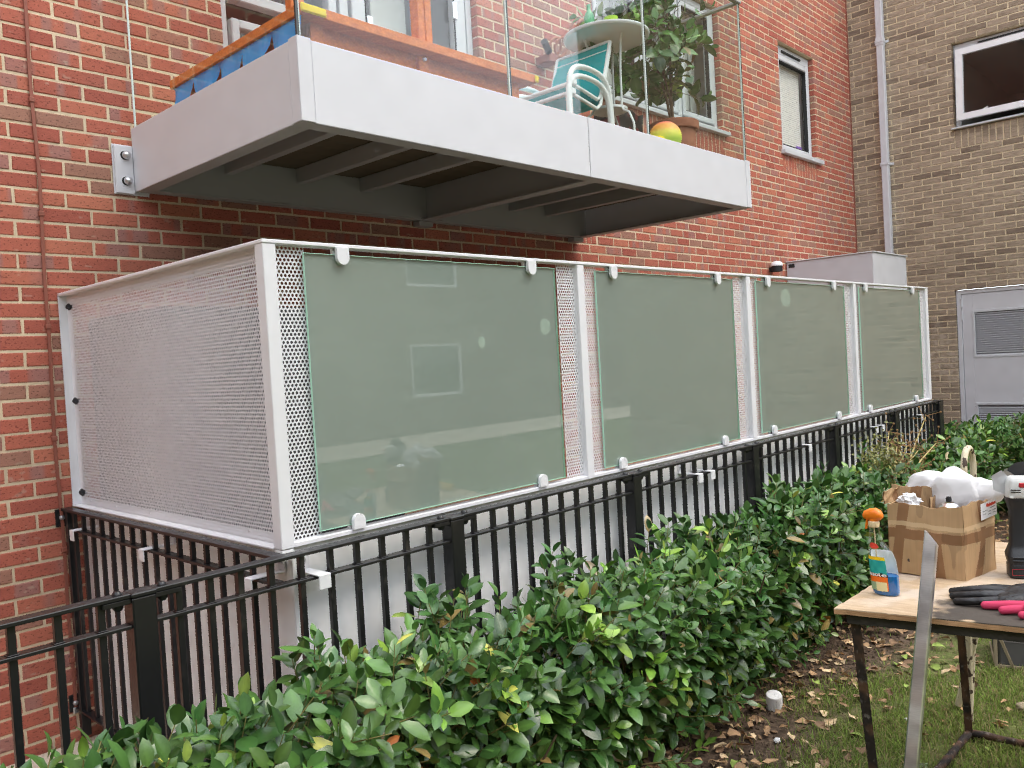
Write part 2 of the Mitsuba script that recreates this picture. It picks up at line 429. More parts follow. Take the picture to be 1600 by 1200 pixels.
# ---- narrow window near the corner
w = put('window', frame_ring(MB(), at, 7.755, 8.695, 3.93, 5.16, .05, -.12, -.06, wt=.10), 'frame_grey', red, label='narrow grey window with a pale blind near the corner of the red wall')
put('sash', frame_ring(MB(), at, 7.80, 8.655, 3.945, 5.05, .065, -.11, -.045, .008), 'frame_grey', w)
pane(w, at, 7.865, 8.59, 4.01, 4.985, -.085)
m = MB(); frame_ring(m, at, 7.865, 8.59, 4.01, 4.985, .012, -.10, -.055, 0); put('gasket', m, 'dark_gap', w)
m = MB()
for k in range(40):
    z = 4.02 + k * .0245; a = [at(7.80, z, -.135), at(8.57, z, -.135), at(8.57, z + .024, -.142), at(7.80, z + .024, -.142)]
    m.add(np.array(a), [[0, 1, 2], [0, 2, 3]])
scene['blind_cream'] = principled((.86, .87, .80), .7, .2)
put('blind', m, 'blind_cream', w, label='pale slatted blind lowered behind the glass')
m = MB(); ubox(m, at, 8.38, 8.50, 4.015, 4.075, -.128, -.10, .006); scene['violet'] = principled((.30, .16, .62), .6, .3); put('trinket', m, 'violet', w)
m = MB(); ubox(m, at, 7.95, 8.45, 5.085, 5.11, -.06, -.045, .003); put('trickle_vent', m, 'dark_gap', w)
m = MB(); ubox(m, at, 7.72, 8.80, 3.872, 3.925, -.12, .05, .006); put('sill', m, 'frame_grey', w)
m = MB(); ubox(m, at, 7.76, 8.69, 3.925, 3.945, -.12, -.05); put('sill_gap', m, 'frame_grey', w)
room(w, at, 7.755, 8.69, 3.93, 5.16, 'room_pale', 1.2)

# ---- brown wall: tilted-open window and plant-room door
at = brown_at
w = put('window', frame_ring(MB(), at, -3.045, -1.245, 4.214, 5.232, .05, -.13, -.075, wt=.075, wb=.03), 'frame_grey', brown, label='dark window with a white frame standing slightly open')
m = MB(); u0, u1, z0, z1 = -2.98, -1.285, 4.285, 5.15
def tilted(u, z, d):
    return brown_at(u, z, np.asarray(d, float) + .055 * (z1 - np.asarray(z, float)) / (z1 - z0))
for a, b, c, d in ((u0, u0 + .075, z0, z1), (u1 - .075, u1, z0, z1), (u0 + .075, u1 - .075, z0, z0 + .075), (u0 + .075, u1 - .075, z1 - .075, z1)):
    p = np.array([tilted(x, z, q) for x in (a, b) for z in (c, d) for q in (-.052, .0)])
    m.mesh(trimesh.Trimesh(p).convex_hull)
put('sash', m, 'frame_white', w, label='white opening sash tilted out at the bottom')
put('pane', (np.array([tilted(u0 + .07, z0 + .07, -.02), tilted(u1 - .07, z0 + .07, -.02), tilted(u1 - .07, z1 - .07, -.02), tilted(u0 + .07, z1 - .07, -.02)]), np.array([[0, 1, 2], [0, 2, 3]])), 'window_glass', w)
m = MB(); m.tube([tilted(-1.62, z0 + .10, -.03), tilted(-1.52, z0 + .055, -.04)], .009, 8); put('window_stay', m, 'frame_white', w)
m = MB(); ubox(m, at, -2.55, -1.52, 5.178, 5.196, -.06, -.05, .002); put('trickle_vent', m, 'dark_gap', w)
m = MB(); ubox(m, at, -3.08, -1.215, 4.192, 4.212, -.10, .045, .004); put('sill', m, 'frame_grey', w)
room(w, at, -3.04, -1.25, 4.26, 5.23, 'room_dark')
w = put('door', frame_ring(MB(), at, -2.215, -1.177, -.005, 2.233, .05, -.10, -.03, .004, wb=.01), 'door_grey', brown, label='grey louvred service door')
# the leaf, with two openings for the louvres
m = MB(); D0, D1 = -.085, -.040; la = [(-2.06, -1.355, 1.405, 1.965), (-2.06, -1.355, .30, .83)]
ubox(m, at, -1.352, -1.232, .01, 2.178, D0, D1, .003); ubox(m, at, -2.16, -2.063, .01, 2.178, D0, D1, .003)
for c, d in ((.01, .297), (.833, 1.402), (1.968, 2.178)):
    ubox(m, at, -2.063, -1.352, c, d, D0, D1)
leaf_key = put('leaf', m, 'door_grey', w)
for a, b, c, d in la:
    put('louvre_frame', frame_ring(MB(), at, a - .012, b + .012, c - .012, d + .012, .03, -.05, -.032, .003), 'frame_grey', w)
    n = int((d - c - .03) / .0265)
    for k in range(n):
        z = c + .018 + k * .0265
        m = MB(); p = [at(a + .018, z + .018, -.08), at(b - .018, z + .018, -.08), at(b - .018, z, -.042), at(a + .018, z, -.042)]
        p += [at(a + .018, z + .0215, -.08), at(b - .018, z + .0215, -.08), at(b - .018, z + .0045, -.042), at(a + .018, z + .0045, -.042)]
        m.mesh(trimesh.Trimesh(np.array(p)).convex_hull); put('slat', m, 'frame_grey', w)
    m = MB(); ubox(m, at, a, b, c, d, -.14, -.12); put('louvre_back', m, 'door_grey', w)
for z in (1.86, 2.02):
    m = MB(); m.tube([at(-1.232, z, -.034), at(-1.232, z + .11, -.034)], .013, 10); put('hinge', m, 'door_grey', w, smooth=40)
m = MB(); ubox(m, at, -2.22, -1.172, -.01, 2.2375, -.16, -.15); put('backing', m, 'door_grey', w)

# ---------------------------------------------------------------- things on the walls
scene['copper_strip'] = principled((.25, .085, .058), .6, .3)
m = MB(); m.box([XB - .009, -.009, -.2], [XB + .004, .004, 7.1375]); put('corner_sealant', m, 'copper_strip', brown, label='sealant joint in the corner between the two walls')
k = thing('downpipe', 'square lilac grey rainwater pipe running down the brown wall near the corner', 'drainpipe')
m = MB(); m.box([XB - .095, -.475, 2.60], [XB - .012, -.39, 5.50], .008); put('pipe', m, 'door_grey', k)
m = MB(); m.box([XB - .095, -.475, 5.50], [XB - .012, -.39, 7.1375], .008); m.box([XB - .10, -.48, 5.44], [XB - .008, -.385, 5.54], .004); put('pipe', m, 'door_grey', k)
for z in (3.93, 5.49):
    m = MB(); m.box([XB - .104, -.486, z - .018], [XB + .004, -.379, z + .018], .004); m.box([XB - .012, -.52, z - .015], [XB + .002, -.35, z + .015], .002); put('clip', m, 'door_grey', k)

k = thing('conductor_strip', 'thin brownish red strip running up the red brick wall left of the screen', 'cable')
pts = [(-.128 + (.030) * (z / 9) + .004 * math.sin(z * 3.1) + .003 * math.sin(z * 7.7), z) for z in np.arange(.15, 7.1375, .15)]
m = MB()
for (xa, za), (xc, zc) in zip(pts, pts[1:]):
    m.beam([xa, -.010, za], [xc, -.010, zc + .004], .0145, .006, up=(0, 1, 0))
put('strip', m, 'copper_strip', k)
for z in np.arange(.4, 5.0, .525):
    x = np.interp(z, [q[1] for q in pts], [q[0] for q in pts]); m = MB(); m.box([x - .012, -.018, z - .012], [x + .012, .004, z + .012], .003); put('clip', m, 'copper_strip', k)
m = MB(); m.box([-.135, -.016, .145], [-.100, .0, .175], .003); put('end_clamp', m, 'galvanised', k)

k = thing('entrance_canopy', 'plain grey sheet metal box standing out of the corner behind the screen', 'canopy')
m = MB(); m.box([7.70, -.97, 2.17], [8.74, -.004, 2.622], .004); put('casing', m, 'door_grey', k)
m = MB(); m.box([7.685, -.985, 2.622], [8.755, -.004, 2.634], .003); put('lid', m, 'door_grey', k)
m = MB(); m.box([7.692, -.10, 2.56], [7.70, -.03, 2.60], .002); put('catch', m, 'dark_gap', k)
k = thing('wall_sensor', 'small black sensor with a white domed cap on the red wall above the screen', 'sensor')
m = MB(); m.lathe([(.0, 0), (.062, 0), (.062, .055), (.055, .06), (0, .06)], 20, (7.30, -.075, 2.50)); m.box([7.27, -.06, 2.505], [7.33, .005, 2.55], .004); put('body', m, 'rubber_black', k, smooth=40)
m = MB(); m.lathe([(0, 0), (.066, 0), (.068, .012), (.058, .035), (.034, .052), (0, .058)], 20, (7.30, -.075, 2.56)); put('cap', m, 'frame_white', k, smooth=50)
k = thing('wall_spotlight', 'little black tube spotlight on a bracket on the red wall above the teal chairs', 'lamp')
m = MB(); m.tube([[3.40, -.17, 4.075], [3.50, -.13, 4.03]], .026, 12); put('tube', m, 'rubber_black', k, smooth=40)
m = MB(); m.box([3.49, -.14, 3.96], [3.60, .004, 4.02], .004); put('bracket', m, 'copper_strip', k)

# parapets that end both walls
m = MB(); m.box([-3.2, -.06, 9.163], [XB + .3, .35, 9.25], .004); put('coping', m, 'frame_grey', red)
m = MB(); m.box([XB - .06, -7.5, 7.138], [XB + .35, -.061, 7.25], .004); put('coping', m, 'frame_grey', brown)

# ---------------------------------------------------------------- privacy screen
def perforated(m, origin, ux, nx, nz, pitch=.015, r=.0055, t=.002, flip=False):
    """Sheet of staggered round holes: nx by nz cells from origin, along the unit vector ux and up."""
    ux = np.asarray(ux, float); uz = np.array([0, 0, 1.0]); nn = np.cross(ux, uz); h = pitch * .8660254
    ang = np.arange(8) * np.pi / 4
    a, b = pitch / 2, h / 2
    outer = np.array([[a, 0], [a, b], [0, b], [-a, b], [-a, 0], [-a, -b], [0, -b], [a, -b]])
    inner = r * np.stack([np.cos(ang), np.sin(ang)], 1)
    cx, cz = [], []
    for j in range(nz):
        n = nx if j % 2 == 0 else nx - 1
        cx += [pitch * (i + .5 + (.5 if j % 2 else 0)) for i in range(n)]; cz += [h * (j + .5)] * n
    C = np.stack([cx, cz], 1)
    P2 = (C[:, None, :] + np.vstack([outer, inner])[None]).reshape(-1, 2)            # 16 per cell
    V = np.asarray(origin, float) + P2[:, :1] * ux + P2[:, 1:] * uz
    V = np.vstack([V + nn * t / 2, V - nn * t / 2]); half = len(P2)
    f = []
    for k in range(8):
        q = (k + 1) % 8
        f += [[k, q, 8 + q], [k, 8 + q, 8 + k]]                                      # front ring
        f += [[half + k, half + 8 + q, half + q], [half + k, half + 8 + k, half + 8 + q]]   # back ring
        f += [[8 + k, 8 + q, half + 8 + q], [8 + k, half + 8 + q, half + 8 + k]]      # hole wall
    F = (np.array(f)[None] + 16 * np.arange(len(C))[:, None, None]).reshape(-1, 3)
    m.add(V, F)
    for j in range(1, nz, 2):                                                       # solid half cells at both ends of the staggered rows
        for x in (0, pitch * (nx - .5)):
            p = [np.asarray(origin, float) + ux * xx + uz * zz + nn * s * t / 2 for s in (1, -1) for xx, zz in ((x, h * j), (x + pitch / 2, h * j), (x + pitch / 2, h * (j + 1)), (x, h * (j + 1)))]
            m.add(np.array(p), [[0, 1, 2, 3], [7, 6, 5, 4]])
    return m

YS = -1.85                                                                         # the screen's front
screen = thing('privacy_screen', 'long white metal privacy screen of frosted glass and perforated sheet above the black railing', 'privacy screen')
POSTS = [(-.068, -.020), (1.535, 1.585), (3.152, 3.204), (4.81, 4.86), (6.47, 6.53)]
for i, (a, b) in enumerate(POSTS):
    m = MB(); m.box([a, YS, 1.124], [b, YS + .05, 2.1165], .0025); put('post', m, 'white_metal', screen)
m = MB(); m.box([-.070, YS - .003, 2.117], [6.533, YS + .052, 2.1295], .002); put('top_rail', m, 'white_metal', screen)
for (a, b) in zip([p[1] for p in POSTS], [p[0] for p in POSTS][1:]):
    m = MB(); m.box([a + .001, YS + .001, 1.124], [b - .001, YS + .049, 1.140], .002); put('bottom_rail', m, 'white_metal', screen)
m = MB(); m.box([-.070, YS + .053, 2.117], [-.020, -.004, 2.1295], .002); put('top_rail', m, 'white_metal', screen)
m = MB(); m.box([-.072, YS + .051, 1.122], [-.020, -.004, 1.128], .001); m.box([-.030, YS + .051, 1.128], [-.024, -.05, 1.162], .001); put('bottom_rail', m, 'white_metal', screen)
m = MB(); m.box([-.070, -.010, 1.129], [-.020, -.004, 2.116], .001); m.box([-.034, -.058, 1.129], [-.028, -.010, 2.116], .001); put('wall_angle', m, 'white_metal', screen)
m = MB(); m.box([-.034, YS + .0505, 2.07], [-.028, -.06, 2.116], .001); put('head_angle', m, 'white_metal', screen)
# holed sheets: one along the side, two strips in each bay
m = MB(); perforated(m, [-.040, -.062, 1.140], [0, -1, 0], 116, 75, t=.001); put('perforated_panel', m, 'white_metal', screen, label='large perforated side panel facing the path')
STRIPS = [(-.020, 8), (1.415, 8), (1.585, 8), (3.032, 8), (3.204, 9), (4.690, 8), (4.860, 8), (6.350, 8)]
for x, n in STRIPS:
    m = MB(); perforated(m, [x, YS + .026, 1.1405], [1, 0, 0], n, 75, t=.0012); put('perforated_strip', m, 'white_metal', screen)
GLASS = [(.085, 1.380), (1.675, 2.990), (3.278, 4.648), (4.930, 6.318)]
CL = [(.235, 1.215), (1.808, 2.808), (3.425, 4.445), (5.045, 6.115)]
GZ0, GZ1 = 1.156, 2.094
for (a, b), cl in zip(GLASS, CL):
    y0, y1 = YS + .004, YS + .014
    e = .0015; quad = np.array([[0, 1, 2], [0, 2, 3]])
    g = put('glass_panel', (np.array([[a + e, y0, GZ0 + e], [b - e, y0, GZ0 + e], [b - e, y0, GZ1 - e], [a + e, y0, GZ1 - e]]), quad), 'polished_glass', screen)
    put('etched_face', (np.array([[a + e, y1, GZ0 + e], [b - e, y1, GZ0 + e], [b - e, y1, GZ1 - e], [a + e, y1, GZ1 - e]]), quad), 'etched_face', g)
    m = MB()
    rim = np.array([[a + e, GZ0 + e], [b - e, GZ0 + e], [b - e, GZ1 - e], [a + e, GZ1 - e]]); out = np.array([[a, GZ0], [b, GZ0], [b, GZ1], [a, GZ1]])
    v = np.vstack([np.insert(rim, 1, y0, 1), np.insert(out, 1, y0 + e, 1), np.insert(out, 1, y1 - e, 1), np.insert(rim, 1, y1, 1)]); f = []
    for L in range(3):
        for k in range(4):
            q = (k + 1) % 4; f.append([L * 4 + k, L * 4 + q, L * 4 + 4 + q, L * 4 + 4 + k][::-1])
    m.add(v, f); put('polished_edge', m, 'glass_edge', g)
    for c in cl:
        for top in (True, False):
            n = 12; w = .025
            if top:
                poly = [(c - w, 2.1168), (c + w, 2.1168)] + [(c + w * math.cos(t), 2.083 - w * math.sin(t)) for t in np.linspace(0, math.pi, n)]
            else:
                poly = [(c - w, 1.1403), (c + w, 1.1403)] + [(c + w * math.cos(t), 1.168 + w * math.sin(t)) for t in np.linspace(0, math.pi, n)]
            m = MB(); m.prism(poly, YS - .011, YS + .0035, 1); m.prism(poly, YS + .0145, YS + .030, 1)
            ck = put('clamp', m, 'white_metal', screen)
            m = MB(); z = (2.095, 2.1165) if top else (1.1405, 1.155); m.box([c - .015, YS + .0035, z[0]], [c + .015, YS + .0145, z[1]]); put('gasket', m, 'rubber_black', ck)
# pale round marks on the frosted glass: faint, with a crisp edge
for gx, gz, rx, rz in ((.905, 1.775, .021, .024), (1.304, 1.835, .036, .036), (3.70, 1.995, .072, .058)):
    t = np.linspace(0, 2 * np.pi, 25)[:-1]; r2 = 1 + .05 * np.sin(3 * t + gx)
    v = np.vstack([[gx, YS + .0132, gz], np.stack([gx + rx * r2 * np.cos(t), np.full(24, YS + .0132), gz + rz * r2 * np.sin(t)], 1)])
    put('pale_mark', (v, np.array([[0, 1 + k, 1 + (k + 1) % 24] for k in range(24)])), 'pale_mark', screen, label='pale round mark on the frosted glass')
for z in (1.19, 1.62, 2.06):
    m = MB(); m.tube([[-.047, -.075, z + .012], [-.060, -.085, z], [-.052, -.10, z - .012]], .007, 8); m.tube([[-.034, -.085, z], [-.062, -.085, z]], .010, 10); put('fixing_clip', m, 'rubber_black', screen, smooth=40)
for yy, zz in ((-.16, 1.155), (-.78, 2.078), (-.80, 1.150), (-1.32, 2.082), (-1.60, 1.158), (-.45, 1.150)):
    m = MB(); m.lathe([(0, 0), (.006, 0), (.005, .003), (0, .004)], 10, (-.041, yy, zz), np.array([[0, 1.0, 0], [0, 0, 1.0], [-1.0, 0, 0]])); put('rivet', m, 'galvanised', screen, smooth=50)
for x in (3.120,):
    for z in (1.20, 1.62, 2.02):
        m = MB(); m.tube([[x + .031, YS + .025, z], [x + .024, YS + .025, z]], .007, 8); put('bolt', m, 'galvanised', screen)

# added cabinet and pipes inside the screen, placed so the holes look dark
eq = thing('added_cabinet', 'added dark cabinet that makes the holes of the perforated side panel look dark', 'cabinet')
scene['hole_shade_grey'] = principled((.045, .047, .05), .5, .3)  # near black so the perforations in front read as dark
m = MB(); m.box([.035, -.86, .02], [1.25, -.06, 2.0], .012); put('casing', m, 'hole_shade_grey', eq)
m = MB(); m.box([.14, -.872, .10], [.66, -.8605, 1.85], .004); put('door', m, 'hole_shade_grey', eq); m = MB(); m.box([.69, -.872, .10], [1.21, -.8605, 1.85], .004); put('door', m, 'hole_shade_grey', eq)
for k in range(3):
    m = MB(); m.box([.026, -.80, .4 + k * .5], [.0345, -.16, .75 + k * .5], .003); put('side_panel', m, 'hole_shade_grey', eq)
for x in (1.30, 1.42, 1.54):
    m = MB(); m.tube([[x, -.20, .02], [x, -.20, 1.6], [x, -.02, 1.75]], .03, 10); put('pipe', m, 'hole_shade_grey', eq, smooth=50)

# ---------------------------------------------------------------- black railing below it
YR = -1.905
front = thing('metal_railing', 'black painted metal railing running along the hedge below the screen', 'railing')
PX = [-.548, .628, 1.808, 3.012, 4.19, 5.37, 6.50]
TOPZ = 1.121
for i, x in enumerate(PX):
    m = MB(); w = .055 if i == 6 else .033
    m.box([x - w, YR - .030, .0], [x + w, YR + .030, TOPZ - .013], .004); m.box([x - w - .002, YR - .032, TOPZ - .0125], [x + w + .002, YR + .032, TOPZ], .003)
    p = put('post', m, 'black_paint', front)
    for s in (-1, 1):
        if (i == 6 and s == 1): continue
        xx = x + s * (w + .028)
        m = MB(); m.box([x + s * w, YR - .022, TOPZ - .028], [x + s * (w + .075), YR + .022, TOPZ - .013], .002); put('lug', m, 'black_paint', p)
        m = MB(); m.lathe([(0, 0), (.013, 0), (.013, .004), (.009, .010), (0, .012)], 12, (xx, YR, TOPZ - .001)); m.lathe([(0, -.046), (.009, -.044), (.0145, -.036), (.0145, -.028), (0, -.028)], 12, (xx, YR, TOPZ)); put('bolt', m, 'black_paint', p, smooth=40)
def bar_run(a, b, n):
    return list(np.linspace(a, b, n))
BARS = bar_run(-2.65, -1.715, 10) + bar_run(-1.62, -.655, 10) + [-.442, -.346, -.25, -.146, -.038, .074, .181, .289, .398, .507] + bar_run(.737, 1.690, 10) + bar_run(1.935, 2.913, 10)[0:10] + bar_run(3.125, 4.085, 10) + bar_run(4.30, 5.265, 10) + bar_run(5.48, 6.40, 10)
PX0 = -1.725
spans = [(-2.75, PX[0] - .033)] + [(PX[i] + .033, PX[i + 1] - (.055 if i == 5 else .033)) for i in range(6)]
for a, b in spans:
    m = MB(); m.box([a + .0005, YR - .024, TOPZ - .012], [b - .0005, YR + .024, TOPZ], .002); put('top_rail', m, 'black_paint', front)
    m = MB(); m.box([a + .0005, YR - .020, 1.024], [b - .0005, YR + .020, 1.034], .0015); put('middle_rail', m, 'black_paint', front)
    m = MB(); m.box([a + .0005, YR - .020, .125], [b - .0005, YR + .020, .135], .0015); put('bottom_rail', m, 'black_paint', front)
for x in BARS:
    m = MB()
    for z0, z1 in ((.1355, 1.0235), (1.0345, TOPZ - .0125)):
        m.box([x - .0095, YR - .0095, z0], [x + .0095, YR + .0095, z1], .0012)
    for z in (1.034,):
        m.box([x - .014, YR - .0135, z], [x + .014, YR + .0135, z + .003], .001)
    put('bar', m, 'black_paint', front)
XR = -.105
side = thing('metal_railing', 'short black railing returning to the red wall under the perforated side panel', 'railing')
ys = np.arange(-.125, -1.80, -.1065)
m = MB(); m.box([XR - .022, -1.875, TOPZ - .012], [XR + .022, -.012, TOPZ], .002); put('top_rail', m, 'black_paint', side)
m = MB(); m.box([XR - .020, -1.875, 1.024], [XR + .020, -.095, 1.034], .0015); put('middle_rail', m, 'black_paint', side)
m = MB(); m.box([XR - .020, -1.875, .165], [XR + .020, -.012, .175], .0015); put('bottom_rail', m, 'black_paint', side)
for y in ys:
    m = MB()
    for z0, z1 in ((.1755, 1.0235), (1.0345, TOPZ - .0125)):
        m.box([XR - .0085, y - .0085, z0], [XR + .0085, y + .0085, z1], .0012)
    put('bar', m, 'black_paint', side)
m = MB(); m.box([XR - .020, -.085, .05], [XR + .020, -.055, 1.108], .002); put('bar', m, 'black_paint', side, label='thicker end bar next to the wall')
for z0, z1 in ((1.035, 1.118), (.155, .235)):
    m = MB(); m.box([XR - .045, -.010, z0], [XR + .025, -.002, z1], .002); b = put('wall_bracket', m, 'black_paint', side)
    m = MB(); m.lathe([(0, 0), (.012, 0), (.012, .006), (.007, .012), (0, .013)], 12, (XR - .018, -.010, (z0 + z1) / 2), np.array([[1.0, 0, 0], [0, 0, 1.0], [0, -1.0, 0]])); put('bolt', m, 'galvanised', b, smooth=40)

# ---------------------------------------------------------------- sheet metal cladding behind the railing
clad = thing('metal_cladding', 'plain off-white sheet metal cladding hung behind the black railing', 'cladding')
edges = [-.018, 1.60, 3.22, 4.84, 6.44]
for a, b in zip(edges, edges[1:]):
    m = MB(); m.box([a + .001, -1.822, .09], [b - .001, -1.816, 1.117], .001); put('sheet', m, 'cladding_metal', clad)
m = MB(); m.box([-.018, -1.8155, .09], [-.012, -.006, 1.117], .001); put('sheet', m, 'cladding_metal', clad)
m = MB(); m.box([-.066, YS + .004, 1.0855], [-.022, YS + .048, 1.121], .002); put('stub', m, 'cladding_metal', clad)
for y in (-.62, -1.22):
    m = MB(); m.box([-.0205, y - .003, .1], [-.0183, y + .003, 1.11]); put('seam', m, 'cladding_metal', clad)
def bracket_front(x):
    m = MB(); y0, y1 = -1.8225, -1.945; w = .0225
    m.box([x - w, y0 - .005, 1.0355], [x + w, y0, 1.108], .0012); m.box([x - w, y1, 1.0355], [x + w, y0 - .0052, 1.0405], .0012)
    m.box([x - w, y1 - .005, .992], [x + w, y1 - .0002, 1.0405], .0018)
    k = put('hook_bracket', m, 'white_metal', clad)
    m = MB(); m.lathe([(0, 0), (.0125, 0), (.0125, .002), (.010, .002), (.010, .007), (0, .008)], 6, (x - .004, y0 - .005, 1.072), np.array([[1.0, 0, 0], [0, 0, 1.0], [0, -1.0, 0]])); put('bolt', m, 'galvanised', k)
def bracket_side(y):
    m = MB(); x0, x1 = -.021, -.145; w = .0225
    m.box([x0 - .005, y - w, 1.0355], [x0, y + w, 1.105], .0012); m.box([x1, y - w, 1.0355], [x0 - .0052, y + w, 1.0405], .0012)
    m.box([x1 - .005, y - w, .992], [x1 - .0002, y + w, 1.0405], .0018)
    k = put('hook_bracket', m, 'white_metal', clad)
    m = MB(); m.lathe([(0, 0), (.0125, 0), (.0125, .002), (.010, .002), (.010, .007), (0, .008)], 6, (x0 - .005, y, 1.072), np.array([[0, 1.0, 0], [0, 0, 1.0], [-1.0, 0, 0]])); put('bolt', m, 'galvanised', k)
for x in (.022, 2.36, 2.485, 3.72, 4.90, 5.03, 5.93):
    bracket_front(x)
for y in (-.20, -.945, -1.765):
    bracket_side(y)

# ---------------------------------------------------------------- balcony
balc = thing('balcony', 'cantilevered balcony with deep pale grey fascias and frameless glass sides', 'balcony')
BX0, BX1, BY, BZ0, BZ1 = .325, 3.905, -1.528, 2.645, 2.968
def fas(lo, hi, label=None):
    m = MB(); m.box(lo, hi, .0025); return put('fascia', m, 'fascia_metal', balc, label=label)
fas([BX0 + .062, BY, BZ0], [2.100, BY + .006, BZ1 - .006]); fas([2.104, BY, BZ0], [BX1 - .062, BY + .006, BZ1 - .006])
fas([BX0, BY + .062, BZ0], [BX0 + .006, -.012, BZ1 - .006], 'left end fascia'); fas([BX1 - .006, BY + .062, BZ0], [BX1, -.012, BZ1 - .006])
for a, s in ((BX0, 1), (BX1, -1)):
    m = MB(); x0, x1 = sorted((a - s * .0015, a + s * .0605)); m.box([x0, BY - .0015, BZ0 + .003], [x1, BY + .0045, BZ1], .0015)
    x0, x1 = sorted((a - s * .0015, a + s * .0045)); m.box([x0, BY + .0046, BZ0 + .003], [x1, BY + .0605, BZ1], .0015); put('corner_cap', m, 'fascia_metal', balc)
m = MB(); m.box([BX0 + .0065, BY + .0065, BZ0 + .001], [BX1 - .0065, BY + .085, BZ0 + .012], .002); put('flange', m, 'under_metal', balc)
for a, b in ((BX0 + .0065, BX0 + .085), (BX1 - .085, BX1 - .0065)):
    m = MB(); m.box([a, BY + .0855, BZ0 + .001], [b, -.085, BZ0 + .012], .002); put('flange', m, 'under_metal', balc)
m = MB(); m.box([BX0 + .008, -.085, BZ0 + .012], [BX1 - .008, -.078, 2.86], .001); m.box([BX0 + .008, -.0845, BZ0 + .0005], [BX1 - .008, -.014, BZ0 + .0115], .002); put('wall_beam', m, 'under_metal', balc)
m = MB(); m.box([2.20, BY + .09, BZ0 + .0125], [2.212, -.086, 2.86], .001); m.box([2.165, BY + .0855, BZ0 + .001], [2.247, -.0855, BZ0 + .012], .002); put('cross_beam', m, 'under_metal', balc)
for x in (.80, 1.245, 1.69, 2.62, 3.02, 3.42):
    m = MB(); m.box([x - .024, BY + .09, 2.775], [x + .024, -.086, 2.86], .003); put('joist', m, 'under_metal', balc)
for i in range(11):
    y = -.016 - i * .1355
    m = MB(); m.box([BX0 + .02, y - .130, 2.863], [BX1 - .02, y, 2.93], .003); put('deck_board', m, 'deck_shaded', balc)
m = MB(); m.box([.232, -.020, BZ0 - .012], [.322, -.008, 2.872], .003); m.box([.226, -.0075, BZ0 - .016], [.40, -.001, 2.877], .002); wp = put('wall_plate', m, 'fascia_metal', balc, label='bolted wall plate at the left end of the balcony')
for z in (2.695, 2.822):
    m = MB(); m.lathe([(0, 0), (.017, 0), (.017, .002), (.019, .004), (.021, .013), (.018, .024), (.009, .031), (0, .033)], 18, (.287, -.020, z), np.array([[1.0, 0, 0], [0, 0, 1.0], [0, -1.0, 0]])); put('bolt', m, 'galvanised', wp, smooth=50)
    m = MB(); m.lathe([(0, 0), (.022, 0), (.022, .0015), (0, .0015)], 18, (.283, -.020, z), np.array([[1.0, 0, 0], [0, 0, 1.0], [0, -1.0, 0]])); put('washer', m, 'dark_gap', wp)
for x in (2.206, 3.82):
    m = MB(); m.box([x - .06, -.07, BZ0 - .035], [x + .06, -.004, BZ0 - .002], .003); put('shoe', m, 'under_metal', balc)
# glass sides
GT = 4.04; gy = BY + .022
seams = [BX0 + .018, 1.522, 2.705, BX1 - .018]
for a, b in zip(seams, seams[1:]):
    put('glass_panel', (np.array([[a + .004, gy, BZ1 - .05], [b - .004, gy, BZ1 - .05], [b - .004, gy, GT], [a + .004, gy, GT]]), np.array([[0, 1, 2], [0, 2, 3]])), 'clear_glass', balc)
for x in (BX0 + .018, BX1 - .018):
    put('glass_panel', (np.array([[x, gy + .008, BZ1 - .05], [x, -.03, BZ1 - .05], [x, -.03, GT], [x, gy + .008, GT]]), np.array([[0, 1, 2], [0, 2, 3]])), 'clear_glass', balc)
    m = MB(); m.box([x - .005, -.029, BZ1 - .03], [x + .005, -.024, GT]); put('glass_edge', m, 'edge_pale', balc)
for x in seams[1:3]:
    m = MB(); m.box([x - .0075, gy - .006, BZ1 - .03], [x - .0005, gy + .005, GT]); put('glass_edge', m, 'edge_pale', balc)
    m = MB(); m.box([x + .0, gy - .006, BZ1 - .03], [x + .010, gy + .005, GT]); put('glass_edge', m, 'edge_dark', balc)
for x, s in ((seams[0], 1), (seams[3], -1)):
    m = MB(); x0, x1 = sorted((x - s * .005, x + s * .006)); m.box([x0, gy - .005, BZ1 - .03], [x1, gy + .005, GT]); put('glass_edge', m, 'edge_dark', balc)
    m = MB(); x0, x1 = sorted((x + s * .0065, x + s * .011)); m.box([x0, gy - .005, BZ1 - .03], [x1, gy + .005, GT]); put('glass_edge', m, 'edge_pale', balc)
m = MB(); m.box([seams[0] - .018, gy - .018, GT + .001], [seams[3] + .018, gy + .018, GT + .022], .004)
for x in (seams[0], seams[3]):
    m.box([x - .018, gy + .0185, GT + .001], [x + .018, -.004, GT + .022], .004)
put('handrail', m, 'under_metal', balc)

# ---------------------------------------------------------------- ground
def ground_color(p, n, uv):
    big = fbm(p.x * 1.7, p.y * 1.7, 3.0); fine = fbm(p.x * 45, p.y * 45, 1.0); crumb = noise(p.x * 110, p.y * 110, 4.0)
    soil = mix((.052, .036, .026), (.14, .098, .068), fine) * (.75 + .5 * crumb)
    turf = mix((.065, .080, .024), (.14, .155, .055), fbm(p.x * 12, p.y * 12, 9.0))
    turf = mix(turf, (.145, .118, .062), smoothstep(.5, .75, fine) * .6)
    edge = smoothstep(-2.55, -2.95, p.y + (big - .5) * .55 + (fine - .5) * .2)
    return mix(soil, turf, edge)
scene['ground_material'] = principled(mikit.proc(ground_color), .95, .1, bump=lambda p, n, uv: fbm(p.x * 30, p.y * 30, 2.0) , bscale=.02)
gx, gy_ = np.meshgrid(np.linspace(-40, 40, 3), np.linspace(-60, 20, 3))
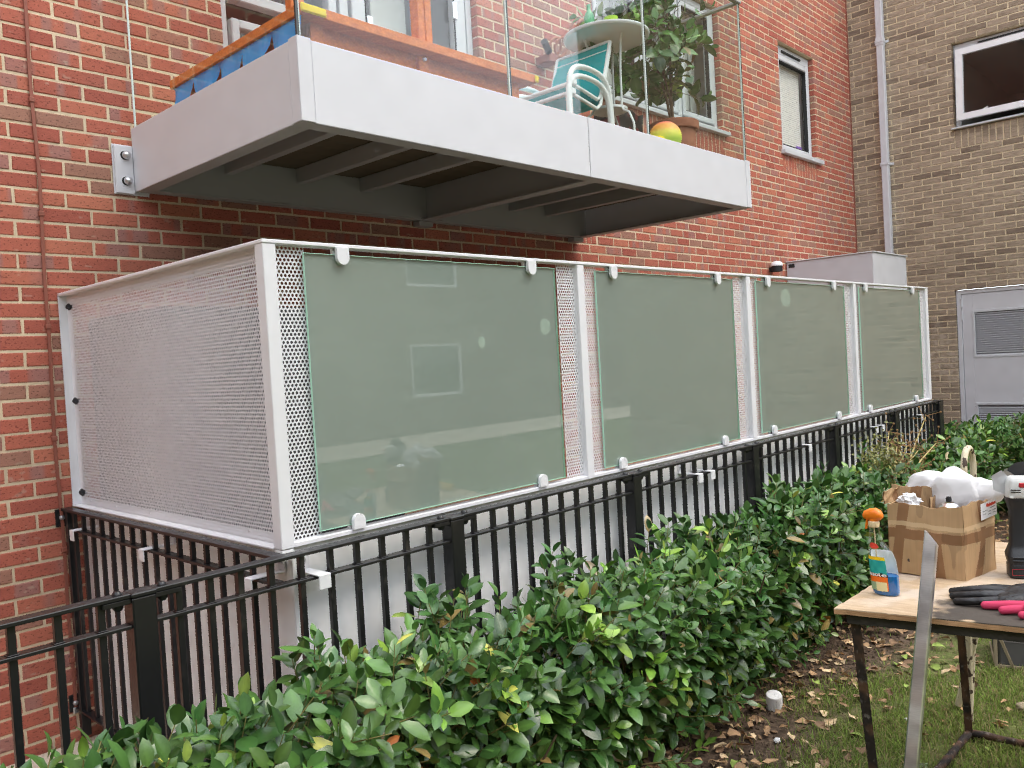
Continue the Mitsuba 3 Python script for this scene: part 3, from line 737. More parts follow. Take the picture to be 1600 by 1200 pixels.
structure('ground', (np.stack([gx.ravel(), gy_.ravel(), np.zeros(9)], 1), np.array([[i * 3 + j, i * 3 + j + 1, i * 3 + j + 4, i * 3 + j + 3] for i in range(2) for j in range(2)])), 'ground_material')
def slab_color(p, n, uv):
    return mix((.46, .39, .30), (.60, .52, .42), fbm(p.x * 9, p.y * 9, 3.0)) * (.85 + .3 * fbm(p.x * 90, p.y * 90, 1.0))
scene['paving_material'] = principled(mikit.proc(slab_color), .85, .2, bump=grain_bump(120), bscale=.002)
scene['dimmed_paving'] = principled((.13, .125, .115), .9, .1)  # paving inside the screen darkened to cut bounced light under the balcony
path = structure('path', MB().box([-3.1, -1.86, -.10], [6.40, -.001, .004]), 'dimmed_paving')
for i in range(6):
    for j in range(4):
        m = MB(); x0, y0 = -3.1 + i * .6, -1.86 + j * .46
        m.box([x0 + .003, y0 + .003, .0042], [x0 + .597, y0 + .457, .016], .004); put('paving_slab', m, 'paving_material' if x0 < -.1 else 'dimmed_paving', path)

# ---------------------------------------------------------------- leaves
LEAF_T = np.array([0, .17, .46, .78, 1.0]); LEAF_W = np.array([0, .66, 1.0, .70, 0])
def leaf_template(fold=.22, droop=.16):
    v = []
    for t, w in zip(LEAF_T, LEAF_W):
        z = -droop * (t - .35) ** 2
        v += [[t, 0, z]] if w == 0 else [[t, -w / 2, z + fold * w / 2], [t, 0, z], [t, w / 2, z + fold * w / 2]]
    f = [[0, 2, 1], [0, 3, 2]]
    for a in (1, 4):
        f += [[a, a + 1, a + 4], [a, a + 4, a + 3], [a + 1, a + 2, a + 5], [a + 1, a + 5, a + 4]]
    f += [[7, 8, 10], [8, 9, 10]]
    return np.array(v, float), np.array(f)
LV, LF = leaf_template()
MID = np.array([1, 0, 1, 0, 0, 1, 0, 0, 1, 0, 1.0])

def unit(a):
    return a / np.maximum(np.linalg.norm(a, axis=-1, keepdims=True), 1e-9)

def leaves(pos, d, up, length, width, color, r):
    """Vertices, triangles and vertex colours of many leaves: base points, directions, upper-side normals."""
    n = len(pos); d = unit(d); s = unit(np.cross(up, d)); u = np.cross(d, s)
    fold = r.uniform(.4, 1.9, (n, 1)); droop = r.uniform(-.6, 2.6, (n, 1)); twist = r.normal(0, .18, (n, 1))
    T = LV[None, :, 0] * length[:, None]; W = LV[None, :, 1] * width[:, None]
    zf = np.array([0, 1, 0, 1, 1, 0, 1, 1, 0, 1, 0.0])[None] * np.abs(LV[None, :, 1]) * .22 * fold * width[:, None] + (-.16 * (LV[None, :, 0] - .35) ** 2) * droop * length[:, None]
    zf = zf + twist * LV[None, :, 0] * W
    V = pos[:, None] + T[..., None] * d[:, None] + W[..., None] * s[:, None] + zf[..., None] * u[:, None]
    F = LF[None] + 11 * np.arange(n)[:, None, None]
    C = color[:, None] * (1 + .30 * MID[None, :, None] * np.array([1.1, 1.0, .6]))
    C = C * r.uniform(.90, 1.10, (n, 11, 1))
    return V, F, np.clip(C, 0, 1)

ATTR = {'type': 'mesh_attribute', 'name': 'vertex_color'}
scene['leaf_thin'] = two({'type': 'principled', 'base_color': ATTR, 'roughness': .33, 'specular': .5, 'clearcoat': .35, 'clearcoat_gloss': .93})
scene['dry_leaf_material'] = two({'type': 'principled', 'base_color': ATTR, 'roughness': .7, 'specular': .25})
def bark_color(p, n, uv):
    return mix((.085, .058, .038), (.19, .135, .085), fbm(p.x * 60, p.y * 60, p.z * 25))
scene['bark'] = principled(mikit.proc(bark_color), .85, .2, bump=grain_bump(120), bscale=.003)
scene['green_twig'] = principled((.20, .17, .06), .6, .3)

def put_leaves(holder, V, F, C, mat, keep=300, name='leaf', rest='foliage'):
    """The leaves that show largest become entries of their own, the rest one mesh."""
    n = len(V); c = V.mean(1); x, y, dist = project(c)
    inside = (x > -15) & (x < 1615) & (y > -15) & (y < 1215)
    cell = (x // 13).astype(int) * 1000 + (y // 13).astype(int)
    order = np.argsort(dist); seen, cand = set(), []
    for k in order:
        if inside[k] and cell[k] not in seen:
            seen.add(cell[k]); cand.append(k)
    e1, e2 = V[:, 10] - V[:, 0], V[:, 6] - V[:, 4]
    nrm = np.cross(e1, e2); facing = np.abs((nrm * unit(c - CAM)).sum(1)) / dist ** 2
    cand = np.array(cand)
    pick = cand[np.argsort(-facing[cand])][:keep]
    for k in pick:
        put(name, (V[k], LF), mat, holder, smooth=True, color=C[k])
    left = np.setdiff1d(np.arange(n), pick)
    F2 = (LF[None] + 11 * np.arange(len(left))[:, None, None]).reshape(-1, 3)
    put(rest, (V[left].reshape(-1, 3), F2), mat, holder, smooth=True, color=C[left].reshape(-1, 3), kind='stuff', label='the leaves too small or too deep to pick apart')

def shoots(base, axis, r, size=1.0, young=.12):
    """Leafy shoot tips: each has a stem and alternate leaves, older and darker below, paler at the tip."""
    P, D, U, L, W, C, stems = [], [], [], [], [], [], []
    for b, a in zip(base, axis):
        a = norm(a); n = r.integers(6, 11); ln = r.uniform(.07, .16) * size
        x = norm(np.cross(a, [.3, .2, 1.0])); y = np.cross(a, x); ph = r.uniform(0, 6.28)
        fresh = r.random() < young; pale = r.random() < .5
        hue = r.random(); tone = r.uniform(.6, 1.25)
        stems.append((b - a * .10 * size, b + a * ln))
        for i in range(n):
            t = i / (n - 1); ang = ph + i * 2.4
            out = x * math.cos(ang) + y * math.sin(ang)
            el = .15 + .95 * t ** 1.4 + r.normal(0, .22)
            d = out * math.cos(el) + a * math.sin(el) + np.array([0, 0, -.08])
            up = a * math.cos(el) - out * math.sin(el) + np.array([0, -.25, .65]) + r.normal(0, .16, 3)
            P.append(b + a * ln * t + out * .004); D.append(d); U.append(up)
            k = size * (1.0 - .38 * t ** 2) * r.uniform(.56, 1.18)
            L.append(.098 * k); W.append(.053 * k * r.uniform(.85, 1.15))
            c = np.array([.033, .100, .024]) * (1 - hue) + np.array([.068, .138, .027]) * hue
            c = c * tone * r.uniform(.8, 1.2)
            if fresh and t > .45:
                c = np.array([.20, .33, .05]) * r.uniform(.6, 1.1) if pale else np.array([.15, .30, .04]) * r.uniform(.7, 1.15)
            q = r.random()
            if q < .006: c = np.array([.50, .50, .10]) * r.uniform(.7, 1.1)
            elif q < .008: c = np.array([.38, .12, .03])
            elif q > .975: c = np.array([.20, .145, .05]) * r.uniform(.6, 1.2)
            elif q < .02: c = np.array([.17, .24, .045]) * r.uniform(.7, 1.2)
            C.append(c)
    return np.array(P), np.array(D), np.array(U), np.array(L), np.array(W), np.array(C), stems

def twigs(parent, segs, r0, mat, name='branch', n=5, r=None):
    m = MB()
    for a, b in segs:
        mid = (np.asarray(a) + b) / 2 + (r.normal(0, .008, 3) if r is not None else 0)
        m.tube([a, mid, b], [r0, r0 * .85, r0 * .55], n, cap=False)
    return put(name, m, mat, parent, smooth=60, kind='stuff', label='woody stems inside the leaves')

# ---------------------------------------------------------------- the two hedges
r = np.random.default_rng(21)
def bumpy(x, k):
    return .5 * math.sin(x * 2.1 + k) + .32 * math.sin(x * 4.7 + 2.3 * k) + .18 * math.sin(x * 9.1 + 1.1 * k)
def hedge_section(x):
    """Front overhang, top height and rear of the long hedge at x."""
    top = .815 + .040 * bumpy(x, 1.0) + .06 * min(max(x, 0), 4) / 4
    if x < -.2: top += .045 * min(1, (-.2 - x) / .5)
    return -2.50 + .05 * bumpy(x, 2.0), top, -1.985
base, axis = [], []
x = -2.6
while x < 8.0:
    near = 1.0 if x < 2.6 else (.72 if x < 4.5 else .5)
    for _ in range(int(round(2.9 * near)) + (r.random() < .4)):
        yf, top, yb = hedge_section(x)
        # walk along the section: up the front from the ground, over the rounded shoulder, across the top, down the back
        s = r.random()
        if s < .56:
            q = r.random(); z = .06 + q * (top - .10); bulge = math.sin(min(q * 1.25, 1) * math.pi / 2)
            y = -2.27 + (yf + 2.27) * bulge; a = np.array([r.normal(0, .35), -1.0, .25 + .65 * q])
        elif s < .93:
            q = r.random(); y = yf + .02 + (yb - yf - .02) * q; z = top - .075 * (1 - math.sin(math.pi * min(q * 1.1 + .05, 1))) - .10 * (q < .08); a = np.array([r.normal(0, .35), -.65 + .8 * q, 1.1])
        else:
            q = r.random(); z = .2 + q * (top - .25); y = yb; a = np.array([r.normal(0, .3), .25, .9])
        dep = abs(r.normal(0, .05)); out = norm(a)
        base.append(np.array([x + r.normal(0, .02), y, z]) - out * (dep + .10)); axis.append(a + r.normal(0, .25, 3))
    x += .0142
# inner layer so that the hedge is dense but still has dark gaps
xin = r.uniform(-2.2, 8.0, 820)
for x in xin:
    yf, top, yb = hedge_section(x); base.append(np.array([x, r.uniform(yf + .17, yb - .02), r.uniform(.18, top - .20)])); axis.append(r.normal(0, .6, 3) + [0, -.5, .5])
# odd taller sprays standing up against the railing
for x in (.37, .40, .55, 1.02, 1.08, 1.74, 2.0, 2.9, 2.93, 3.05, 3.6, 4.4, -.1):
    for _ in range(3):
        base.append(np.array([x + r.normal(0, .03), -2.06 + r.normal(0, .03), .76 + r.uniform(-.06, .05)])); axis.append(np.array([r.normal(0, .2), -.1, 1.0]))
# low trailing sprays at the foot
for x in np.arange(.9, 4.4, .22):
    for _ in range(2):
        base.append(np.array([x + r.normal(0, .06), -2.32 + r.normal(0, .05), r.uniform(.06, .22)])); axis.append(np.array([r.normal(.2, .4), -1.0, .25]))
hedge = thing('laurel_hedge', 'long clipped laurel hedge with glossy oval leaves growing along the black railing', 'hedge')
P, D, U, L, W, C, st = shoots(np.array(base), np.array(axis), r)
V, F, C = leaves(P, D, U, L, W, C, r)
put_leaves(hedge, V, F, C, 'leaf_thin')
twigs(hedge, st, .0026, 'green_twig', 'twigs', 4)
seg = []
for x in np.arange(-2.1, 8.0, .10):
    yf, top, yb = hedge_section(x); b0 = np.array([x + r.normal(0, .03), -2.10 + r.normal(0, .05), 0.0])
    for _ in range(4):
        e = b0 + np.array([r.normal(0, .14), r.uniform(-.32, .10), r.uniform(.35, top - .12)]); k = b0 + (e - b0) * .5 + r.normal(0, .03, 3)
        seg += [(b0, k), (k, e)]
twigs(hedge, seg, .0062, 'bark', 'branch', 6, r)

hedge2 = thing('laurel_hedge', 'low laurel hedge in front of the grey service door and brown wall', 'hedge')
base, axis = [], []
for _ in range(1750):
    s = r.random(); y = r.uniform(-4.8, -1.0); top = .60 + .03 * bumpy(y, 3.0); xf = 7.15 + .10 * bumpy(y, 1.5)
    if s < .42:
        q = r.random(); X = [xf + .25 * (1 - math.sin(min(q * 1.3, 1) * 1.57)), y, .06 + q * (top - .08)]; a = [-1.0, r.normal(-.2, .4), .25 + .6 * q]
    else:
        X = [r.uniform(xf, 9.45), y, top - .02]; a = [-.3, r.normal(-.2, .35), 1.1]
    a = np.array(a); base.append(np.array(X) - norm(a) * (.09 + abs(r.normal(0, .05)))); axis.append(a + r.normal(0, .25, 3))
for _ in range(300):
    base.append([r.uniform(7.3, 9.4), r.uniform(-4.7, -1.0), r.uniform(.12, .45)]); axis.append(r.normal(0, .6, 3) + [-.4, 0, .5])
P, D, U, L, W, C, st = shoots(np.array(base), np.array(axis), r, 1.12)
V, F, C = leaves(P, D, U, L, W, C, r)
put_leaves(hedge2, V, F, C, 'leaf_thin')
twigs(hedge2, st, .003, 'green_twig', 'twigs', 4)
seg = []
for _ in range(130):
    b0 = np.array([r.uniform(7.3, 9.3), r.uniform(-4.7, -1.1), 0.0]); seg.append((b0, b0 + [r.normal(0, .12), r.normal(0, .12), r.uniform(.3, .5)]))
twigs(hedge2, seg, .007, 'bark', 'branch', 6, r)

# tall weed gone to seed, standing up out of the hedge
weed = thing('dried_weed', 'tall straw coloured weed gone to seed standing out of the hedge by the railing', 'plant')
scene['straw'] = principled((.58, .47, .21), .75, .2); scene['straw_brown'] = principled((.26, .15, .07), .8, .2)
tipz = []
for k in range(10):
    b0 = np.array([4.22 + r.normal(0, .05), -2.27 + r.normal(0, .05), .62]); lean = np.array([.30, -.02, .44]) * r.uniform(.5, 1.0) + r.normal(0, .07, 3)
    pts = [b0 + lean * t + np.array([.06 * t * t, 0, -.03 * t * t]) for t in np.linspace(0, 1, 6)]
    m = MB(); m.tube(pts, np.linspace(.0085, .003, 6), 6); put('stem', m, 'straw', weed, smooth=50); tipz.append(pts)
m = MB()
for pts in tipz:
    for t in range(1, 6):
        for _ in range(5):
            a = pts[t] + r.normal(0, .01, 3); e = a + r.normal(0, .042, 3) + [.03, 0, .02]; m.tube([a, e], [.0026, .0014], 4, cap=False)
            m.mesh(trimesh.creation.icosphere(0, .0085).apply_translation(e))
put('seed_head', m, 'straw_brown', weed, smooth=50)
n = 800; P = np.array([4.10, -2.26, .90]) + r.normal(0, 1, (n, 3)) * [.12, .07, .085]
V, F, C = leaves(P, r.normal(0, 1, (n, 3)), r.normal(0, 1, (n, 3)) + [0, 0, 1], r.uniform(.018, .036, n), r.uniform(.008, .015, n), np.array([[.17, .17, .05]]) * r.uniform(.5, 1.4, (n, 1)), r)
put('small_leaves', (V.reshape(-1, 3), F.reshape(-1, 3)), 'leaf_thin', weed, smooth=True, color=C.reshape(-1, 3), kind='stuff')

# ---------------------------------------------------------------- lawn and litter
r = np.random.default_rng(33)
def lawn_patch(n, x0, x1, y0, y1, hgt):
    p = np.stack([r.uniform(x0, x1, n), r.uniform(y0, y1, n)], 1)
    e = p[:, 1] + .22 * np.sin(p[:, 0] * 2.3) + .16 * np.sin(p[:, 0] * 5.1 + p[:, 1] * 3.0)
    keep = (r.random(n) < np.clip((-2.62 - e) / .35, .03, 1)) & ((np.sin(p[:, 0] * 11 + 3 * np.sin(p[:, 1] * 7)) + np.sin(p[:, 1] * 13 + p[:, 0] * 4)) * .25 + .62 > r.random(n) * .85)
    p = p[keep]; n = len(p); h = hgt * r.uniform(.45, 1.35, n); a = r.uniform(0, 6.283, n); lean = r.uniform(.15, 1.1, n); w = r.uniform(.0013, .0026, n)
    d = np.stack([np.cos(a), np.sin(a)], 1); s = np.stack([-d[:, 1], d[:, 0]], 1)
    b = np.column_stack([p, np.zeros(n)])
    def at(t, off):
        q = b.copy(); q[:, :2] += d * (lean * h * t * t)[:, None] + s * (off * w)[:, None]; q[:, 2] += h * t * (1 - .25 * lean * t); return q
    V = np.stack([at(0, -1), at(0, 1), at(.55, -.8), at(.55, .8), at(1, 0)], 1)
    c = np.array([[.20, .29, .07]]) * r.uniform(.55, 1.5, (n, 1)) + np.array([[.05, .03, .006]]) * r.random((n, 1))
    dry = r.random(n) < .28; c[dry] = np.array([.42, .35, .18]) * r.uniform(.6, 1.1, (dry.sum(), 1))
    return V, c
pl = [lawn_patch(95000, .9, 3.6, -4.1, -2.25, .036), lawn_patch(26000, 3.6, 7.0, -4.6, -2.3, .036), lawn_patch(14000, -1.0, .9, -4.4, -2.45, .036)]
V = np.vstack([a for a, _ in pl]); c = np.vstack([b for _, b in pl]); n = len(V)
F = (np.array([[0, 1, 3], [0, 3, 2], [2, 3, 4]])[None] + 5 * np.arange(n)[:, None, None]).reshape(-1, 3)
scene['grass_material'] = {'type': 'principledthin', 'base_color': ATTR, 'roughness': .5, 'diff_trans': .7, 'eta': 1.4}
k = put('lawn_grass', (V.reshape(-1, 3), F), 'grass_material', smooth=True, color=np.repeat(c, 5, 0))
tag(k, 'short worn grass with bare patches growing on the lawn by the table', 'grass', kind='stuff')

def litter(n, x0, x1, y0, y1):
    p = np.column_stack([r.uniform(x0, x1, n), y1 - np.abs(r.normal(0, .45, n)) * (y1 - y0), r.uniform(.006, .03, n)])
    p = p[(p[:, 1] > y0 - .4)]; n = len(p); a = r.uniform(0, 6.283, n)
    d = np.stack([np.cos(a), np.sin(a), r.normal(0, .18, n)], 1); up = r.normal(0, .38, (n, 3)) + [0, 0, 1]
    L = r.uniform(.028, .074, n); t = r.random((n, 1))
    c = np.where(t < .5, np.array([[.37, .235, .135]]), np.where(t < .78, np.array([[.20, .125, .078]]), np.array([[.54, .41, .26]]))) * r.uniform(.65, 1.25, (n, 1))
    g = r.random(n) < .07; c[g] = np.array([.24, .32, .08]) * r.uniform(.7, 1.2, (g.sum(), 1))
    V, F, C = leaves(p, d, up, L, L * r.uniform(.34, .66, n), c, r)
    V = V + r.normal(0, .0045, V.shape)
    V[:, :, 2] = np.maximum(V[:, :, 2], .003 + .004 * r.random((n, 1)))
    return V, C
A, CA = litter(760, .85, 4.6, -3.15, -2.12)
B, CB = litter(700, 4.0, 7.2, -3.3, -2.1)
V = np.vstack([A, B]); C = np.vstack([CA, CB])
x, y, dist = project(V.mean(1)); ok = (x > 940) & (x < 1610) & (y > 780) & (y < 1205)
big = np.abs((np.cross(V[:, 10] - V[:, 0], V[:, 6] - V[:, 4]) * unit(V.mean(1) - CAM)).sum(1)) / dist ** 2 * ok
pick = np.argsort(-big)[:280]
for k in pick:
    key = put('fallen_leaf', (V[k], LF), 'dry_leaf_material', smooth=True, color=C[k])
    tag(key, 'dry fallen leaf lying on the soil and lawn between the hedge and the table', 'leaf', 'fallen leaves on the ground')
left = np.setdiff1d(np.arange(len(V)), pick)
k = put('leaf_litter', (V[left].reshape(-1, 3), (LF[None] + 11 * np.arange(len(left))[:, None, None]).reshape(-1, 3)), 'dry_leaf_material', smooth=True, color=C[left].reshape(-1, 3))
tag(k, 'thin scatter of small brown leaf litter along the foot of the hedge', 'leaf litter', kind='stuff')
# crumbs of soil and mulch under the hedge
n = 2600; P = np.column_stack([r.uniform(.8, 5.5, n), -2.05 - np.abs(r.normal(0, .34, n)), np.full(n, .002)]); ico = trimesh.creation.icosphere(0, 1.0)
S = r.uniform(.003, .011, (n, 1, 1)) * r.uniform(.5, 1.2, (n, 1, 3)); V = P[:, None] + ico.vertices[None] * S + r.normal(0, .0012, (n, 12, 3))
k = put('soil_crumbs', (V.reshape(-1, 3), (ico.faces[None] + 12 * np.arange(n)[:, None, None]).reshape(-1, 3)), 'ground_material'); tag(k, 'dark crumbs of soil and mulch under the hedge', 'soil', kind='stuff')

# ---------------------------------------------------------------- workbench and what stands on it
r = np.random.default_rng(55)
TP = np.array([1.103, -3.158, .85]); TA = norm([.115, -.993, .030]); TB = norm([.998, -.012, 0.0]); TN = norm(np.cross(TA, TB)); TN = TN if TN[2] > 0 else -TN
TAX = np.array([TA, TB, TN])
def tz(x, y):
    return TP[2] - (TN[0] * (x - TP[0]) + TN[1] * (y - TP[1])) / TN[2]
def ply_color(p, n, uv):
    g = fbm(p.y * 9, p.x * 70, 2.0); c = mix((.36, .25, .15), (.50, .385, .26), g)
    stain = smoothstep(.42, .75, fbm(p.x * 9 + fbm(p.y * 20, p.x * 20, 1.0), p.y * 9, 5.0))
    c = mix(c, (.36, .30, .25), stain * .45)
    wear = smoothstep(.52, .66, fbm(p.x * 5 + 9, p.y * 9, 1.0)); c = mix(c, (.60, .53, .45), wear * .35)
    # the scorched patch by the gloves, with a ragged outline
    q = dr.sqrt(dr.square((p.x - 1.27) / .24) + dr.square((p.y + 3.60) / .25)) + (fbm(p.x * 13, p.y * 13, 7.0) - .5) * .9
    c = mix(c, (.035, .033, .032), (1 - smoothstep(.62, .86, q)) * .92)
    return c * (.9 + .2 * fbm(p.x * 180, p.y * 60, 3.0))
scene['plywood'] = principled(mikit.proc(ply_color), .7, .25, bump=lambda p, n, uv: fbm(p.y * 30, p.x * 260, 1.0), bscale=.0015)
def ply_edge(p, n, uv):
    return mix((.26, .14, .07), (.50, .30, .16), noise(p.x * 20, p.y * 20, p.z * 420)) * (.8 + .4 * fbm(p.x * 30, p.y * 30, 1.0))
scene['plywood_edge'] = principled(mikit.proc(ply_edge), .8, .2)
def rust_color(p, n, uv):
    a = fbm(p.x * 24, p.y * 24, p.z * 14); c = mix((.028, .022, .020), (.115, .062, .038), smoothstep(.35, .65, a))
    return mix(c, (.30, .27, .24), smoothstep(.60, .82, fbm(p.x * 90, p.y * 90, p.z * 40)) * .45)
scene['rusty_steel'] = principled(mikit.proc(rust_color), .75, .3, bump=grain_bump(110), bscale=.003)
scene['black_steel'] = principled(mikit.proc(lambda p, n, uv: mix((.014, .013, .013), (.10, .085, .075), fbm(p.x * 45, p.y * 45, p.z * 90) * .45)), .55, .4)

bench = thing('workbench', 'old plywood topped workbench with rusty dark metal legs standing on the lawn', 'table')
m = MB(); m.box([-.0, .0, -.0015], [.86, 1.12, 0], 0, TAX, TP)
# worn rim: slightly ragged outline
n = 46; out = [(0, t) for t in np.linspace(0, 1.12, n)] + [(t, 1.12) for t in np.linspace(.02, .86, n)] + [(.86, t) for t in np.linspace(1.10, 0, n)] + [(t, 0) for t in np.linspace(.84, .02, n)]
out = np.array(out) + r.normal(0, .0016, (len(out), 2)); k = len(out)
v = np.vstack([np.column_stack([out * .9985 + .0006, np.zeros(k)]), np.column_stack([out, np.full(k, -.003)]), np.column_stack([out, np.full(k, -.018)]), [[.43, .56, 0], [.43, .56, -.018]]]) @ TAX + TP
ft = [[i, (i + 1) % k, 3 * k] for i in range(k)] + [[i, k + i, k + (i + 1) % k] for i in range(k)] + [[i, k + (i + 1) % k, (i + 1) % k] for i in range(k)]
put('tabletop', (v, np.array(ft)), 'plywood', bench)
fe = [[k + i, 2 * k + i, 2 * k + (i + 1) % k] for i in range(k)] + [[k + i, 2 * k + (i + 1) % k, k + (i + 1) % k] for i in range(k)] + [[2 * k + i, 3 * k + 1, 2 * k + (i + 1) % k] for i in range(k)]
put('board_edge', (v, np.array(fe)), 'plywood_edge', bench)
for a0, a1, b0, b1 in ((.028, .83, .022, .027), (.028, .83, 1.085, 1.09), (.028, .033, .028, 1.084), (.825, .83, .028, 1.084)):
    m = MB(); m.box([a0, b0, -.052], [a1, b1, -.0185], .001, TAX, TP); put('apron', m, 'black_steel', bench)
foot = {}
for nm, a, b, dx in (('fl', .045, .045, .145), ('fr', .80, .045, .145), ('bl', .045, 1.06, .10), ('br', .80, 1.06, .10)):
    t0 = TP + TA * a + TB * b + TN * -.0525; e = np.array([t0[0] + dx, t0[1], .0]); foot[nm] = e
    m = MB(); ax = norm(e - t0); m.beam(t0, e, .030, .004, up=(1, 0, 0)); m.beam(t0 + [0, .0125, 0] + np.array([.014, 0, 0]), e + [.014, .0125, 0], .004, .030, up=(1, 0, 0)); put('leg', m, 'rusty_steel', bench)
for a, b in (('fl', 'bl'), ('bl', 'br'), ('fr', 'br')):
    p, q = foot[a] + [0, 0, .032], foot[b] + [0, 0, .032]; d = norm(q - p)
    pts = [p + (q - p) * t + np.array([0, 0, .002 * math.sin(t * 23)]) for t in np.linspace(.015, .985, 14)]
    m = MB(); m.tube(pts, .0145 + .0012 * np.sin(np.arange(14) * 2.1), 10); put('stretcher', m, 'rusty_steel', bench, smooth=50)

# ---- cardboard box with its top torn open
def card_color(p, n, uv):
    side = dr.select(dr.abs(n.x) > dr.abs(n.y), p.y, p.x)
    c = mix((.36, .225, .115), (.50, .335, .185), fbm(p.x * 14, p.y * 14, p.z * 10))
    c = c * (.93 + .14 * noise(side * 260, p.z * 6, 1.0))
    zz = p.z + .012 * fbm(side * 14, 1.0, 2.0)
    def band(a, b, x):
        return smoothstep(a, a + .0025, x) * (1 - smoothstep(b, b + .0025, x))
    tape = dr.maximum(band(.985, 1.020, zz), dr.maximum(band(-3.215, -3.178, p.y + .15 * (p.z - .95)), dr.maximum(band(-3.345, -3.300, p.y - .06 * (p.z - .95)) * (1 - smoothstep(.985, .99, zz)), band(1.665, 1.705, p.x - .12 * (p.z - .95)) * smoothstep(.3, .6, dr.abs(n.y)))))
    c = mix(c, (.225, .110, .05), tape * .85)
    pale = band(1.030, 1.046, zz); c = mix(c, (.60, .44, .26), pale * .8)
    crease = smoothstep(.72, .76, noise(side * 40, p.z * 12, 9.0)); c = c * (1 - .22 * crease)
    mark = smoothstep(.78, .82, noise(p.y * 70, p.z * 42, 3.0)) * band(-3.235, -3.21, p.y) * band(.90, .975, p.z)
    return mix(c, (.06, .05, .045), mark)
scene['cardboard'] = principled(mikit.proc(card_color), .62, .3, bump=lambda p, n, uv: fbm(p.x * 38, p.y * 38, p.z * 22), bscale=.004)
def card_wall(m, p, q, z0, z1, bulge, nrm, tear=.007, thick=.004, seed=0):
    """A wavy board from p to q with a torn upper edge."""
    rr = np.random.default_rng(seed); nu, nv = 18, 9; u = np.linspace(0, 1, nu); w = np.linspace(0, 1, nv)
    topw = z1 + tear * (np.sin(u * 9 + seed) * .6 + np.sin(u * 23 + seed * 2) * .4) + rr.normal(0, tear * .22, nu)
    rows = []
    for s in (0, 1):
        for j, ww in enumerate(w):
            b = bulge * math.sin(math.pi * min(ww * .95 + .03, 1)) * np.sin(np.pi * u) + .0022 * np.sin(u * 13 + ww * 8 + seed) - (0 if s == 0 else thick)
            z = z0 + (topw - z0) * ww
            rows.append(np.column_stack([p[0] + (q[0] - p[0]) * u + nrm[0] * b, p[1] + (q[1] - p[1]) * u + nrm[1] * b, z]))
    v = np.vstack(rows); f = []
    for s in (0, 1):
        for j in range(nv - 1):
            for i in range(nu - 1):
                a = (s * nv + j) * nu + i; k = [a, a + 1, a + nu + 1, a + nu]; f.append(k if s == 0 else k[::-1])
    for i in range(nu - 1):
        a, b = (nv - 1) * nu + i, (2 * nv - 1) * nu + i; f.append([a, a + 1, b + 1, b])
    return m.add(v, f)
box = thing('cardboard_box', 'worn brown cardboard box wrapped in parcel tape with its top torn open on the workbench', 'box')
A_, B_, C_, D_ = np.array([1.604, -3.160]), np.array([1.590, -3.412]), np.array([1.800, -3.455]), np.array([1.815, -3.205])
zb = tz(1.65, -3.3) + .002
for i, (p, q, n2) in enumerate(((B_, A_, (-1, .05)), (C_, B_, (-.2, -1)), (D_, C_, (1, -.05)), (A_, D_, (.2, 1)))):
    m = MB(); card_wall(m, p, q, zb, 1.104 + (.012 if i in (1, 2) else 0), .013, norm([*n2, 0]), seed=i + 1); put('side', m, 'cardboard', box, smooth=40)
m = MB(); m.add(np.array([[*A_, zb + .003], [*B_, zb + .003], [*C_, zb + .003], [*D_, zb + .003]]), [[0, 1, 2, 3]]); put('base', m, 'cardboard', box)
m = MB(); card_wall(m, (1.665, -3.285), (1.805, -3.272), zb + .01, 1.118, .004, (0, 1, 0), seed=7); put('divider', m, 'cardboard', box, smooth=40)
m = MB(); card_wall(m, (1.725, -3.275), (1.715, -3.14), zb + .02, 1.150, .004, (-1, 0, 0), seed=12, tear=.004); put('divider', m, 'cardboard', box, smooth=40)
m = MB(); card_wall(m, (1.79, -3.17), (1.62, -3.14), 1.095, 1.142, .004, (0, 1, 0), seed=9, tear=.004); put('flap', m, 'cardboard', box, smooth=40)
scene['paper_white'] = principled((.74, .74, .74), .8, .2)
# sticker with a red heading and grey rows of print on the side towards the grinder
e0, e1 = np.array([1.665, -3.4355]), np.array([1.780, -3.459]); d3 = norm([*(e1 - e0), 0]); nn = norm([-.2, -1, 0])
def sticker(u0, u1, z0, z1, off, skew=.0):
    p = [np.array([*e0, 0]) + d3 * u + nn * (.0095 + off) + np.array([0, 0, z + skew * u]) for u, z in ((u0, z0), (u1, z0), (u1, z1), (u0, z1))]
    return np.array(p), np.array([[0, 1, 2], [0, 2, 3]])
sk = put('sticker', sticker(0, .112, 1.055, 1.112, .004, .06), 'paper_white', box, label='white sticker with a red printed heading')
scene['print_red'] = principled((.62, .06, .035), .6, .3); scene['print_grey'] = principled((.30, .30, .31), .6, .3)
m = MB()
for u0, u1, z0, z1 in ((.038, .052, .0945, .106), (.050, .062, .093, .103), (.060, .066, .0945, .106), (.064, .078, .094, .1025), (.076, .086, .0935, .104), (.084, .104, .0945, .103)):
    m.add(*sticker(u0, u1, 1 + z0, 1 + z1, .0046, .06))
put('heading', m, 'print_red', sk)
m = MB()
for u0, u1, z in ((.062, .098, .086), (.012, .045, .082), (.050, .072, .075), (.078, .104, .075), (.014, .036, .071), (.048, .070, .066), (.078, .102, .066)):
    m.add(*sticker(u0, u1, 1 + z, 1 + z + .0028, .0046, .06))
put('print', m, 'print_grey', sk)

